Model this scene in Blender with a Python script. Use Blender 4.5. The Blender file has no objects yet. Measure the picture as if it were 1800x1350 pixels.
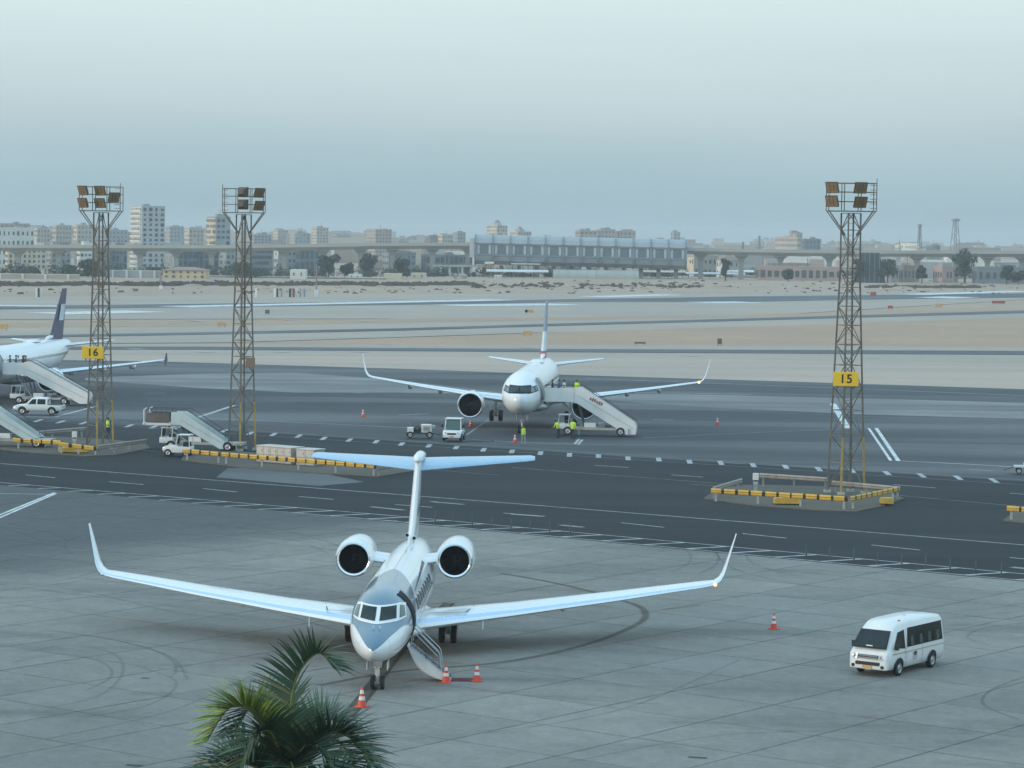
import bpy, bmesh, math, random
import numpy as np
from mathutils import Vector, Matrix

scene = bpy.context.scene
col = scene.collection
R = math.radians
random.seed(7)

# ------------------------------------------------------------------ camera
FPX, CAM_H, PITCH, ROLL = 4900.0, 18.7, math.atan(260 / 4900.0), 0.013
cam_data = bpy.data.cameras.new('camera')
cam = bpy.data.objects.new('camera', cam_data)
col.objects.link(cam)
cam_data.sensor_width = 36.0
cam_data.lens = 36.0 * FPX / 1800.0
cam_data.clip_start = 0.5
cam_data.clip_end = 30000
FW = Vector((0, math.cos(PITCH), -math.sin(PITCH)))
_r0 = Vector((1, 0, 0)); _u0 = _r0.cross(FW)
RT = math.cos(ROLL) * _r0 + math.sin(ROLL) * _u0
UP = -math.sin(ROLL) * _r0 + math.cos(ROLL) * _u0
cam.matrix_world = Matrix(((RT.x, UP.x, -FW.x, 0), (RT.y, UP.y, -FW.y, 0), (RT.z, UP.z, -FW.z, CAM_H), (0, 0, 0, 1)))
scene.camera = cam
scene.render.resolution_x, scene.render.resolution_y = 1024, 768

# ------------------------------------------------------------------ sky, sun, exposure
SUN_EL, SUN_AZ = R(9), R(250)           # azimuth clockwise from +Y: low in the west, left of and behind the camera
world = bpy.data.worlds.new('World'); scene.world = world; world.use_nodes = True
wn, wl = world.node_tree.nodes, world.node_tree.links
wn.clear()
def WN(t, **k):
    n = wn.new(t)
    for a, v in k.items(): setattr(n, a, v)
    return n
sky = WN('ShaderNodeTexSky', sky_type='NISHITA', sun_disc=False, sun_elevation=SUN_EL, sun_rotation=SUN_AZ,
         altitude=80, air_density=1.2, dust_density=3.0, ozone_density=2.0)
hs = WN('ShaderNodeHueSaturation'); hs.inputs['Saturation'].default_value = 0.75
scl = WN('ShaderNodeMix', data_type='RGBA', blend_type='MULTIPLY'); scl.inputs['Factor'].default_value = 1
scl.inputs['B'].default_value = (0.062, 0.067, 0.068, 1)
wl.new(sky.outputs[0], hs.inputs['Color']); wl.new(hs.outputs[0], scl.inputs['A'])
geo = WN('ShaderNodeTexCoord'); sep = WN('ShaderNodeSeparateXYZ'); wl.new(geo.outputs['Generated'], sep.inputs[0])
# dust laden air: the same veil in every direction, thinning with height
nz = WN('ShaderNodeTexNoise'); nz.inputs['Scale'].default_value = 3.0; nz.inputs['Detail'].default_value = 4
mp = WN('ShaderNodeMapping'); mp.inputs['Scale'].default_value = (1, 1, 9)
wl.new(geo.outputs['Generated'], mp.inputs[0]); wl.new(mp.outputs[0], nz.inputs[0])
nzs = WN('ShaderNodeMath', operation='MULTIPLY_ADD'); nzs.inputs[1].default_value = 0.034; nzs.inputs[2].default_value = -0.017
wl.new(nz.outputs[0], nzs.inputs[0])
zz = WN('ShaderNodeMath', operation='ADD'); wl.new(sep.outputs['Z'], zz.inputs[0]); wl.new(nzs.outputs[0], zz.inputs[1])
rmp = WN('ShaderNodeValToRGB')
el = rmp.color_ramp.elements
el[0].position = 0.0; el[0].color = (0.33, 0.475, 0.545, 1)
el[1].position = 1.0; el[1].color = (0.79, 1.22, 1.56, 1)
for p, c in ((0.0145, (0.395, 0.565, 0.625)), (0.030, (0.485, 0.64, 0.695)), (0.045, (0.585, 0.72, 0.76)), (0.080, (0.75, 0.91, 0.93)), (0.25, (0.71, 1.02, 1.18))):
    e = el.new(p); e.color = (*c, 1)
wl.new(zz.outputs[0], rmp.inputs[0])
wmx = WN('ShaderNodeMix', data_type='RGBA', blend_type='MIX'); wmx.inputs['Factor'].default_value = 0.90
wl.new(scl.outputs['Result'], wmx.inputs['A']); wl.new(rmp.outputs[0], wmx.inputs['B'])
bg = WN('ShaderNodeBackground'); bg.inputs['Strength'].default_value = 1.0
wo = WN('ShaderNodeOutputWorld')
wl.new(wmx.outputs['Result'], bg.inputs[0]); wl.new(bg.outputs[0], wo.inputs[0])

sun_d = bpy.data.lights.new('sun', 'SUN'); sun_d.energy = 1.5; sun_d.angle = R(14); sun_d.color = (1.0, 0.80, 0.58)
sun = bpy.data.objects.new('sun', sun_d); col.objects.link(sun)
_sd = Vector((math.sin(SUN_AZ) * math.cos(SUN_EL), math.cos(SUN_AZ) * math.cos(SUN_EL), math.sin(SUN_EL)))
sun.rotation_euler = _sd.to_track_quat('Z', 'Y').to_euler()
sun.location = (-60, -40, 120)

scene.view_settings.view_transform = 'Standard'
scene.view_settings.look = 'None'
scene.view_settings.exposure = 0.0
scene.view_settings.gamma = 1.0
scene.render.engine = 'CYCLES'
scene.cycles.use_denoising = True
scene.cycles.max_bounces = 4
scene.cycles.diffuse_bounces = 2
scene.cycles.glossy_bounces = 2
scene.cycles.volume_bounces = 0
scene.cycles.transparent_max_bounces = 8

# ------------------------------------------------------------------ helpers
def ray(px, py): return FW * FPX + RT * (px - 900) + UP * (675 - py)
def G(px, py, z=0.0):
    d = ray(px, py); t = (z - CAM_H) / d.z
    return Vector((d.x * t, d.y * t, z))
def AT(px, py, Y):
    d = ray(px, py); t = Y / d.y
    return Vector((d.x * t, Y, CAM_H + d.z * t))

class MB:
    """collects shapes; build() links them as one mesh object"""
    def __init__(s): s.v = []; s.f = []; s.m = []
    def add(s, vs, fs, m=0):
        o = len(s.v); s.v += [tuple(v) for v in vs]
        s.f += [tuple(i + o for i in f) for f in fs]; s.m += [m] * len(fs); return s
    def box(s, c, d, m=0, rot=None, taper=(1, 1)):
        cx, cy, cz = c; a, b, h = d[0] / 2, d[1] / 2, d[2] / 2
        vs = []
        for sz in (-1, 1):
            tx, ty = (1, 1) if sz < 0 else taper
            for sx, sy in ((-1, -1), (1, -1), (1, 1), (-1, 1)):
                p = Vector((sx * a * tx, sy * b * ty, sz * h))
                if rot is not None: p = rot @ p
                vs.append((cx + p.x, cy + p.y, cz + p.z))
        return s.add(vs, [(3, 2, 1, 0), (4, 5, 6, 7), (0, 1, 5, 4), (1, 2, 6, 5), (2, 3, 7, 6), (3, 0, 4, 7)], m)
    def bar(s, p, q, w, h=None, m=0):
        p = Vector(p); q = Vector(q); d = (q - p)
        if d.length < 1e-6: return s
        d.normalize(); ref = Vector((0, 0, 1)) if abs(d.z) < .95 else Vector((0, 1, 0))
        a = d.cross(ref).normalized(); b = a.cross(d).normalized(); h = h or w
        vs = [(e + a * x * w / 2 + b * y * h / 2) for e in (p, q) for x, y in ((-1, -1), (1, -1), (1, 1), (-1, 1))]
        return s.add(vs, [(3, 2, 1, 0), (4, 5, 6, 7), (0, 1, 5, 4), (1, 2, 6, 5), (2, 3, 7, 6), (3, 0, 4, 7)], m)
    def tube(s, pts, r, n=8, m=0, cap=True):
        pts = [Vector(p) for p in pts]; rs = r if isinstance(r, (list, tuple)) else [r] * len(pts)
        rings = []; prev = None
        for i, p in enumerate(pts):
            d = (pts[min(i + 1, len(pts) - 1)] - pts[max(i - 1, 0)]).normalized()
            if prev is None:
                ref = Vector((0, 0, 1)) if abs(d.z) < .9 else Vector((1, 0, 0)); a = d.cross(ref).normalized()
            else: a = (prev - d * prev.dot(d)).normalized()
            prev = a; b = d.cross(a)
            rings.append([p + (a * math.cos(t) + b * math.sin(t)) * rs[i] for t in (2 * math.pi * k / n for k in range(n))])
        return s.rings(rings, m, cap)
    def rings(s, rings, m=0, cap=True, closed=True):
        n = len(rings[0]); vs = [p for r in rings for p in r]; fs = []
        for i in range(len(rings) - 1):
            for k in range(n if closed else n - 1):
                k2 = (k + 1) % n
                fs.append((i * n + k, i * n + k2, (i + 1) * n + k2, (i + 1) * n + k))
        if cap and closed:
            fs.append(tuple(reversed(range(n)))); fs.append(tuple((len(rings) - 1) * n + k for k in range(n)))
        return s.add(vs, fs, m)
    def lathe(s, prof, c, axis='y', n=32, m=0, mats=None):
        """profile of (along, radius) turned about an axis through c"""
        rings = []
        for a, r in prof:
            ring = []
            for k in range(n):
                t = 2 * math.pi * k / n; u, w = r * math.cos(t), r * math.sin(t)
                ring.append({'y': (c[0] + u, c[1] + a, c[2] + w), 'x': (c[0] + a, c[1] + u, c[2] + w), 'z': (c[0] + u, c[1] + w, c[2] + a)}[axis])
            rings.append(ring)
        o = len(s.v); s.v += [p for r in rings for p in r]
        for i in range(len(rings) - 1):
            for k in range(n):
                k2 = (k + 1) % n
                s.f.append((o + i * n + k, o + i * n + k2, o + (i + 1) * n + k2, o + (i + 1) * n + k)); s.m.append(mats[i] if mats else m)
        return s
    def prism(s, poly, d, m=0, axis='y', c=0.0):
        """2-D outline pushed d along an axis, centred on c"""
        vs = []
        for t in (c - d / 2, c + d / 2):
            for a, b in poly:
                vs.append({'y': (a, t, b), 'x': (t, a, b), 'z': (a, b, t)}[axis])
        n = len(poly); fs = [tuple(range(n)), tuple(reversed(range(n, 2 * n)))]
        fs += [(k, n + k, n + (k + 1) % n, (k + 1) % n) for k in range(n)]
        return s.add(vs, fs, m)
    def grid(s, P, m=0):
        h, w = len(P), len(P[0]); vs = [p for r in P for p in r]
        return s.add(vs, [(i * w + j, i * w + j + 1, (i + 1) * w + j + 1, (i + 1) * w + j) for i in range(h - 1) for j in range(w - 1)], m)
    def mesh(s, name, mats=(), smooth=None, bevel=0, attrs=None, fix=True):
        me = bpy.data.meshes.new(name)
        me.from_pydata([tuple(v) for v in s.v], [], s.f)
        me.polygons.foreach_set('material_index', s.m)
        for mt in (mats if isinstance(mats, (list, tuple)) else [mats]): me.materials.append(mt)
        if attrs:
            for k, vals in attrs.items():
                at = me.attributes.new(k, 'FLOAT', 'POINT'); at.data.foreach_set('value', vals)
        if fix or bevel:
            bm = bmesh.new(); bm.from_mesh(me)
            if fix: bmesh.ops.recalc_face_normals(bm, faces=bm.faces)
            if bevel:
                ed = [e for e in bm.edges if len(e.link_faces) == 2 and e.calc_face_angle(0) > R(35)]
                bmesh.ops.bevel(bm, geom=ed, offset=bevel, segments=2, affect='EDGES', clamp_overlap=True, profile=.6)
            bm.to_mesh(me); bm.free()
        if smooth is not None:
            me.polygons.foreach_set('use_smooth', [True] * len(me.polygons))
            me.set_sharp_from_angle(angle=R(smooth))
        me.update(); return me
    def build(s, name, mats, parent=None, loc=None, rot=None, **k):
        o = bpy.data.objects.new(name, s.mesh(name, mats, **k)); col.objects.link(o); o.parent = parent
        if loc is not None: o.location = loc
        if rot is not None: o.rotation_euler = rot
        return o

def tag(o, label=None, cat=None, group=None, kind=None):
    if label: o['label'] = label
    if cat: o['category'] = cat
    if group: o['group'] = group
    if kind: o['kind'] = kind
    return o
def empty(name, loc, rz=0.0, label=None, cat=None, group=None):
    o = bpy.data.objects.new(name, None); col.objects.link(o); o.empty_display_size = .3
    o.location = loc; o.rotation_euler = (0, 0, rz)
    return tag(o, label, cat, group)
def inst(name, me, parent=None, loc=(0, 0, 0), rot=(0, 0, 0), sc=(1, 1, 1)):
    o = bpy.data.objects.new(name, me); col.objects.link(o); o.parent = parent
    o.location = loc; o.rotation_euler = rot; o.scale = sc
    return o
def copy_tree(o, parent=None):
    c = o.copy(); col.objects.link(c); c.parent = parent
    for ch in [x for x in bpy.data.objects if x.parent == o]: copy_tree(ch, c)
    return c
def struct(o): return tag(o, kind='structure')

# ------------------------------------------------------------------ materials
_mats = {}
class NT:
    def __init__(s, name):
        s.mat = bpy.data.materials.new(name); s.mat.use_nodes = True
        s.n, s.l = s.mat.node_tree.nodes, s.mat.node_tree.links
        s.p = s.n['Principled BSDF']
    def node(s, t, **k):
        n = s.n.new(t)
        for a, v in k.items(): setattr(n, a, v)
        return n
    def link(s, a, b): s.l.new(a, b)
    def math(s, op, a, b=None, c=None, clamp=False):
        n = s.node('ShaderNodeMath', operation=op, use_clamp=clamp)
        for i, x in enumerate((a, b, c)):
            if x is None: continue
            if isinstance(x, (int, float)): n.inputs[i].default_value = x
            else: s.link(x, n.inputs[i])
        return n.outputs[0]
    def noise(s, vec, scale, detail=4, rough=.55, sc=None):
        n = s.node('ShaderNodeTexNoise'); n.inputs['Scale'].default_value = scale; n.inputs['Detail'].default_value = detail; n.inputs['Roughness'].default_value = rough
        if sc is not None:
            m = s.node('ShaderNodeMapping'); m.inputs['Scale'].default_value = sc[:3]
            if len(sc) > 3: m.inputs['Rotation'].default_value = (0, 0, sc[3])
            s.link(vec, m.inputs[0]); vec = m.outputs[0]
        s.link(vec, n.inputs['Vector']); return n.outputs[0]
    def ramp(s, v, a, b, lo=0.0, hi=1.0, smooth=True):
        n = s.node('ShaderNodeMapRange', interpolation_type='SMOOTHSTEP' if smooth else 'LINEAR')
        n.inputs['From Min'].default_value = a; n.inputs['From Max'].default_value = b; n.inputs['To Min'].default_value = lo; n.inputs['To Max'].default_value = hi
        s.link(v, n.inputs['Value']); return n.outputs['Result']
    def mix(s, fac, a, b, mode='MIX'):
        n = s.node('ShaderNodeMix', data_type='RGBA', blend_type=mode)
        for k, x in (('Factor', fac), ('A', a), ('B', b)):
            if isinstance(x, (int, float)): n.inputs[k].default_value = x
            elif isinstance(x, tuple): n.inputs[k].default_value = (*x[:3], 1)
            else: s.link(x, n.inputs[k])
        return n.outputs['Result']
    def bump(s, h, strength=.3, dist=.02):
        b = s.node('ShaderNodeBump'); b.inputs['Strength'].default_value = strength; b.inputs['Distance'].default_value = dist
        s.link(h, b.inputs['Height']); s.link(b.outputs[0], s.p.inputs['Normal'])

def M(name, c=(.5, .5, .5), rough=.55, metal=0.0, var=.12, scale=1.5, bump=0.0, coat=0.0, dirt=0.0, emit=0.0, spec=.5, trans=0.0):
    if name in _mats: return _mats[name]
    t = NT(name); p = t.p
    tc = t.node('ShaderNodeTexCoord').outputs['Object']
    n = t.noise(tc, scale, 5)
    f = t.ramp(n, .25, .75, 1 - var, 1 + var, False)
    base = t.mix(1.0, c, f, 'MULTIPLY')
    if dirt:
        n2 = t.noise(tc, scale * .6, 6, .65, (1, 1, .35))
        base = t.mix(t.ramp(n2, .5, .75, 0, dirt), base, (.16, .14, .11))
    t.link(base, p.inputs['Base Color'])
    p.inputs['Metallic'].default_value = metal
    t.link(t.ramp(n, .2, .8, max(.03, rough - .06), min(1, rough + .08), False), p.inputs['Roughness'])
    p.inputs['Specular IOR Level'].default_value = spec
    if coat: p.inputs['Coat Weight'].default_value = coat; p.inputs['Coat Roughness'].default_value = .08
    if bump: t.bump(t.noise(tc, scale * 14, 3), bump, .02)
    if emit: p.inputs['Emission Color'].default_value = (*c, 1); p.inputs['Emission Strength'].default_value = emit
    if trans: p.inputs['Transmission Weight'].default_value = trans
    _mats[name] = t.mat; return t.mat

white_paint = M('aircraft_white', (.80, .81, .81), .26, 0, .03, .5, coat=.5, dirt=.025)
white_body = M('vehicle_white', (.76, .76, .74), .32, 0, .04, 1.2, coat=.4, dirt=.14)
cream_panel = M('stair_white', (.80, .78, .75), .5, 0, .05, 1.0, dirt=.12)
pale_steel = M('pale_steel', (.50, .53, .55), .42, .35, .12, 2.5, dirt=.25)
grey_steel = M('galvanised_steel', (.30, .31, .31), .55, .4, .18, 3)
dark_steel = M('dark_steel', (.07, .075, .08), .5, .3, .2, 3)
rust_steel = M('weathered_mast_steel', (.19, .165, .135), .7, .2, .3, 2)
chrome = M('polished_metal', (.78, .80, .82), .12, 1, .03, 2)
sky_band = M('leading_edge_sky_reflection', (.50, .66, .84), .25, .35, .04, 1)  # blue band behind the leading edges: sky reflection put into the colour
rubber = M('tyre_rubber', (.018, .018, .02), .85, 0, .2, 6)
black = M('flat_black', (.012, .013, .015), .6, 0, .2, 4)
glass_dark = M('dark_glass', (.012, .022, .022), .08, 0, .3, 2, spec=.22)
interior = M('dark_interior', (.008, .01, .012), .9, 0, .2, 2)
rim_grey = M('wheel_rim', (.42, .43, .44), .35, .6, .1, 6)
yellow_rail = M('yellow_rail_paint', (.66, .40, .06), .5, 0, .16, 2.0, dirt=.3)
black_rail = M('black_rail_paint', (.025, .024, .022), .6, 0, .2, 2)
post_grey = M('concrete_post', (.42, .42, .39), .8, 0, .12, 4, .2)
old_rail = M('weathered_rail', (.34, .31, .27), .6, .2, .2, 2, dirt=.5)
sign_yellow = M('sign_yellow', (.90, .55, .03), .45, 0, .05, 1.5, dirt=.12)
sign_black = M('sign_black', (.015, .013, .01), .6, 0, .1, 3)
cone_red = M('cone_red', (.72, .075, .035), .5, 0, .1, 5)
cone_white = M('cone_white', (.72, .70, .68), .5, 0, .06, 5)
beige_cab = M('beige_cabinet', (.56, .50, .45), .55, 0, .05, 1.0, dirt=.12)
beige_dark = M('cabinet_seam', (.33, .29, .26), .6, 0, .08, 2)
hivis = M('hi_vis', (.55, .80, .04), .6, 0, .1, 5)
orange_lamp = M('lit_wingtip_lamp', (1.0, .36, .10), .4, 0, 0, 1, emit=4.5)
paint_white = M('worn_white_marking', (.62, .64, .64), .7, 0, .22, 1.2, dirt=.25)

# ------------------------------------------------------------------ ground materials
def ground_mat(name, c1, c2, big=.02, fine=1.2, streak=None, rough=.9, c3=None, c3lim=(.6, .8), grain=.12, bumps=.3):
    t = NT(name); pos = t.node('ShaderNodeNewGeometry').outputs['Position']
    n1 = t.noise(pos, big, 6, .6); base = t.mix(t.ramp(n1, .35, .65), c1, c2)
    if streak:
        n2 = t.noise(pos, streak[0], 5, .6, streak[1]); base = t.mix(t.ramp(n2, .42, .68, 0, streak[2]), base, c2 if len(streak) < 4 else streak[3])
    if c3:
        n3 = t.noise(pos, big * 4, 6, .65); base = t.mix(t.ramp(n3, c3lim[0], c3lim[1], 0, .8), base, c3)
    n4 = t.noise(pos, fine, 6, .7)
    base = t.mix(1.0, base, t.ramp(n4, .25, .75, 1 - grain, 1 + grain, False), 'MULTIPLY')
    t.link(base, t.p.inputs['Base Color']); t.p.inputs['Roughness'].default_value = rough
    t.p.inputs['Specular IOR Level'].default_value = .25
    t.bump(t.noise(pos, fine * 8, 4), bumps, .01)
    _mats[name] = t.mat; return t.mat

sand_mat = ground_mat('desert_sand', (.45, .325, .235), (.38, .28, .21), .012, .25, (.02, (.25, 1.6, 1), .5), c3=(.30, .23, .18), c3lim=(.56, .72), grain=.16)
sand_red = ground_mat('brown_sand', (.46, .30, .205), (.40, .275, .195), .02, .3, (.03, (.2, 1.6, 1), .6), grain=.1)
pale_conc = ground_mat('pale_taxiway_concrete', (.50, .38, .30), (.44, .35, .285), .02, .5, (.035, (.12, 1.5, 1), .7, (.38, .31, .26)), grain=.07)
grey_conc = ground_mat('grey_shoulder_concrete', (.44, .355, .285), (.38, .315, .265), .02, .5, (.035, (.1, 1.4, 1), .7), grain=.07)
asph_mat = ground_mat('worn_asphalt', (.074, .078, .082), (.060, .065, .070), .03, 1.2, (.05, (.16, 1.1, 1), .95, (.15, .155, .157)), grain=.12)
road_mat = ground_mat('dark_road_asphalt', (.017, .020, .024), (.023, .027, .031), .03, 1.5, (.06, (.25, 2.2, 1, R(37.4)), .6, (.037, .041, .045)), grain=.09)
strip_mat = ground_mat('worn_pale_asphalt', (.155, .165, .168), (.115, .122, .127), .06, 1.5, (.06, (.14, 1.6, 1), .9, (.095, .10, .106)), grain=.09)
rubber_strip = ground_mat('rubber_marked_strip', (.10, .105, .115), (.125, .13, .135), .01, .6, (.03, (.05, 1, 1), .8, (.17, .175, .175)), grain=.06)
strip_far = ground_mat('dusty_pale_asphalt', (.27, .262, .245), (.20, .20, .195), .06, 1.5, (.06, (.12, 1.8, 1), .9, (.12, .125, .13)), grain=.09)
island_mat = ground_mat('island_concrete', (.135, .118, .094), (.105, .094, .078), .15, 2.0, c3=(.09, .08, .065), grain=.14)

ROAD_A = R(-37.4)
U = Vector((math.cos(ROAD_A), math.sin(ROAD_A), 0)); V = Vector((math.sin(ROAD_A), -math.cos(ROAD_A), 0))   # along the road, and towards the terminal
O = G(900, 936)
def slab_material():
    t = NT('apron_slab_concrete')
    geo_ = t.node('ShaderNodeNewGeometry').outputs['Position']; tc = t.node('ShaderNodeTexCoord').outputs['Object']
    info = t.node('ShaderNodeObjectInfo').outputs['Random']
    n1 = t.noise(geo_, .05, 6, .6); base = t.mix(t.ramp(n1, .35, .68), (.258, .246, .222), (.205, .199, .183))
    base = t.mix(1.0, base, t.ramp(info, 0, 1, .92, 1.07, False), 'MULTIPLY')
    n2 = t.noise(geo_, .11, 6, .65, (.5, 1.6, 1, R(37.4))); base = t.mix(t.ramp(n2, .48, .72, 0, .75), base, (.135, .13, .12))
    n6 = t.noise(geo_, .5, 5, .7); base = t.mix(t.ramp(n6, .58, .76, 0, .4), base, (.32, .31, .285))
    # fuel and rubber stained zone by the old asphalt on the far corner
    d = t.node('ShaderNodeVectorMath', operation='DOT_PRODUCT'); t.link(geo_, d.inputs[0])
    p0, p1 = G(20, 1000), G(640, 925); nn = Vector((-(p1 - p0).y, (p1 - p0).x, 0)).normalized(); d.inputs[1].default_value = nn
    dd = t.math('SUBTRACT', d.outputs['Value'], nn.dot(p0)); dd = t.math('ADD', dd, t.math('MULTIPLY', t.math('SUBTRACT', t.noise(geo_, .12, 5, .6, (.4, 1, 1)), .5), 22))
    base = t.mix(t.ramp(dd, -8, 9, 0, .92), base, (.088, .092, .095))
    # oil below the parked jet
    dv = t.node('ShaderNodeVectorMath', operation='DISTANCE'); t.link(geo_, dv.inputs[0]); dv.inputs[1].default_value = (-7.5, 125, 0)
    oil = t.math('MULTIPLY', t.ramp(dv.outputs['Value'], 1.5, 9, .55, 0), t.ramp(t.noise(geo_, .35, 6, .65), .3, .65))
    base = t.mix(oil, base, (.10, .078, .058))
    n7 = t.noise(geo_, 1.1, 6, .7, (1, .6, 1, .4)); base = t.mix(1.0, base, t.ramp(n7, .3, .7, .88, 1.1, False), 'MULTIPLY')
    # joint edges, darkened by sealant
    sx = t.node('ShaderNodeSeparateXYZ'); t.link(tc, sx.inputs[0])
    e = t.math('MAXIMUM', t.math('ABSOLUTE', sx.outputs[0]), t.math('ABSOLUTE', sx.outputs[1]))
    e = t.math('ADD', e, t.math('MULTIPLY', t.math('SUBTRACT', t.noise(geo_, .6, 5, .75), .5), .34))
    base = t.mix(t.ramp(e, 2.34, 2.46, 0, .42), base, (.10, .10, .098))
    n4 = t.noise(geo_, 3.0, 6, .75); base = t.mix(1.0, base, t.ramp(n4, .25, .75, .85, 1.15, False), 'MULTIPLY')
    t.link(base, t.p.inputs['Base Color']); t.p.inputs['Roughness'].default_value = .88; t.p.inputs['Specular IOR Level'].default_value = .25
    t.bump(t.noise(geo_, 9, 4), .25, .01); return t.mat

# ------------------------------------------------------------------ ground sheets
def sheet(name, pts, z, mat, thick=0):
    mb = MB(); n = len(pts)
    mb.add([(p.x, p.y, z) for p in pts], [tuple(range(n))])
    o = mb.build(name, mat); struct(o)
    if o.data.polygons[0].normal.z < 0: o.data.flip_normals()
    return o
def band(name, top, bot, z, mat):
    """strip of ground between a far and a near edge, each a list of picture points on the ground"""
    mb = MB(); T = [G(*p, z) for p in top]; B = [G(*p, z) for p in bot]
    return struct(_up(mb.grid([T, B]).build(name, mat, fix=False)))
def _up(o):
    if o.data.polygons[0].normal.z < 0: o.data.flip_normals()
    return o
mb = MB(); xs = [-8000, -2500, -900, -300, 0, 300, 900, 2500, 8000]; ys = [-1200, 0, 300, 700, 1500, 3500, 12000]
struct(_up(mb.grid([[(x, y, -.30) for x in xs] for y in ys]).build('ground', sand_mat, fix=False)))
band('runway_shoulder', [(-300, 524), (700, 517), (1300, 515), (2100, 508)], [(-300, 562), (700, 560), (1000, 557), (1400, 551), (2100, 538)], -.22, grey_conc)
band('runway', [(-300, 541), (0, 538), (340, 534), (700, 530), (1000, 526), (1300, 521), (1500, 519), (2100, 512)], [(-300, 547), (0, 544), (340, 540), (700, 536), (1000, 531), (1300, 531), (1500, 527), (2100, 519)], -.19, rubber_strip)
band('verge', [(-300, 569), (300, 567), (700, 560), (1000, 557), (1400, 551), (2100, 538)], [(-300, 577), (300, 574), (700, 567), (1000, 562), (1400, 556), (2100, 541)], -.20, sand_red)
band('far_taxiway_shoulder', [(-300, 577), (300, 574), (700, 567), (1000, 562), (1400, 556), (2100, 541)], [(-300, 606), (400, 602), (1000, 583), (1400, 571), (2100, 548)], -.22, grey_conc)
band('far_taxiway', [(-300, 596), (0, 590), (400, 583), (700, 577), (1000, 568), (1400, 557), (2100, 537)], [(-300, 600), (0, 594), (400, 587), (700, 581), (1000, 572), (1400, 561), (2100, 542)], -.16, rubber_strip)
band('dirt_wedge', [(350, 604), (700, 596), (1000, 583), (1400, 571), (2100, 548)], [(350, 606), (700, 606), (1000, 606), (1400, 608), (2100, 613)], -.21, sand_red)
band('near_taxiway_shoulder', [(-300, 606), (350, 605), (700, 606), (1000, 606), (1400, 608), (2100, 613)], [(-300, 625), (350, 626), (900, 628), (1400, 634), (2100, 644)], -.20, grey_conc)
band('near_taxiway', [(-300, 609), (350, 609), (900, 613), (1400, 615), (2100, 618)], [(-300, 614), (350, 614), (900, 618), (1400, 621), (2100, 625)], -.14, rubber_strip)
band('pale_apron', [(-300, 624), (350, 625), (900, 627), (1400, 633), (2100, 643)], [(-300, 660), (350, 670), (900, 690), (1400, 710), (2100, 730)], -.18, pale_conc)
band('asphalt_apron', [(-400, 626), (0, 631), (300, 636), (700, 648), (1000, 659), (1400, 671), (1800, 684), (2200, 697)],
     [(-400, 830), (0, 855), (300, 880), (700, 908), (1000, 938), (1400, 972), (1800, 1008), (2200, 1045)], -.10, asph_mat)
band('worn_strip', [(960, 690), (1250, 694), (1500, 700), (1800, 708), (2200, 718)], [(960, 696), (1250, 716), (1500, 728), (1800, 736), (2200, 744)], -.096, strip_far)
band('worn_strip', [(150, 664), (350, 657), (520, 655), (700, 668), (880, 690)], [(150, 668), (350, 682), (520, 690), (700, 690), (880, 693)], -.096, strip_far)
# service road, running past the islands
def P(u, v, z=0.0): return O + U * u + V * v + Vector((0, 0, z))
dsq = [G(525, 766), G(1620, 835)]
struct(_up(MB().grid([[G(-500, 706, -.05), G(0, 735, -.05), G(525, 764, -.05), G(1100, 803, -.05), G(1800, 846, -.05), G(2300, 880, -.05)],
                      [P(-120, .32, -.05), P(-70, .32, -.05), P(-30, .32, -.05), P(0, .32, -.05), P(40, .32, -.05), P(80, .32, -.05)]]).build('service_road', road_mat, fix=False)))
# concrete apron: joint bed and separate slabs
APR = struct(_up(MB().grid([[P(-140, .35, -.04), P(140, .35, -.04)], [P(-140, 190, -.04), P(140, 190, -.04)]]).build('concrete_apron', M('joint_sealant', (.075, .075, .075), .9, 0, .2, .5), fix=False)))
SL = 4.9
sl_mb = MB().box((0, 0, -.015), (SL - .045, SL - .045, .03))
sl_me = sl_mb.mesh('slab', slab_material())
def project(p):
    v = p - Vector((0, 0, CAM_H)); z = v.dot(FW)
    return (900 + FPX * v.dot(RT) / z, 675 - FPX * v.dot(UP) / z) if z > 1 else (9e9, 9e9)
for j in range(0, 22):
    for i in range(-16, 18):
        c = P((i + .5) * SL - 1.7, (j + .5) * SL + .35)
        x, y = project(c)
        if -330 < x < 2130 and 700 < y < 1560: inst('slab', sl_me, APR, c + Vector((0, 0, random.uniform(-.003, .003))), (0, 0, ROAD_A))
# continuation of the apron outside the frame
struct(sheet('grey_road_patch', [G(400, 822), G(505, 818), G(640, 846), G(560, 853), G(380, 838)], -.045, strip_mat))

# ------------------------------------------------------------------ painted markings
def strip(name, pts, w, z=.006, mat=None, jitter=0):
    """painted line along world points"""
    pts = [Vector((p.x, p.y, 0)) for p in pts]; L, Rr = [], []
    for i, p in enumerate(pts):
        d = (pts[min(i + 1, len(pts) - 1)] - pts[max(0, i - 1)]).normalized(); n = Vector((-d.y, d.x, 0))
        L.append((p + n * w / 2).to_tuple()[:2] + (z,)); Rr.append((p - n * w / 2).to_tuple()[:2] + (z,))
    return struct(_up(MB().grid([L, Rr]).build(name, mat or paint_white, fix=False)))
def pl(name, px, w, z=.006, mat=None, n=1):
    W_ = [G(*p) for p in px]
    return strip(name, W_, w, z, mat)
def worn(name, c, cover, scale, rough=.85, sc=(1, 1, 1)):
    t = NT(name); pos = t.node('ShaderNodeNewGeometry').outputs['Position']
    a = t.ramp(t.noise(pos, scale, 6, .7, sc), .25, .75, cover, cover * .5)
    t.link(a, t.p.inputs['Alpha']); t.p.inputs['Base Color'].default_value = (*c, 1); t.p.inputs['Roughness'].default_value = rough
    t.p.inputs['Specular IOR Level'].default_value = .2
    _mats[name] = t.mat; return t.mat
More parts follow.
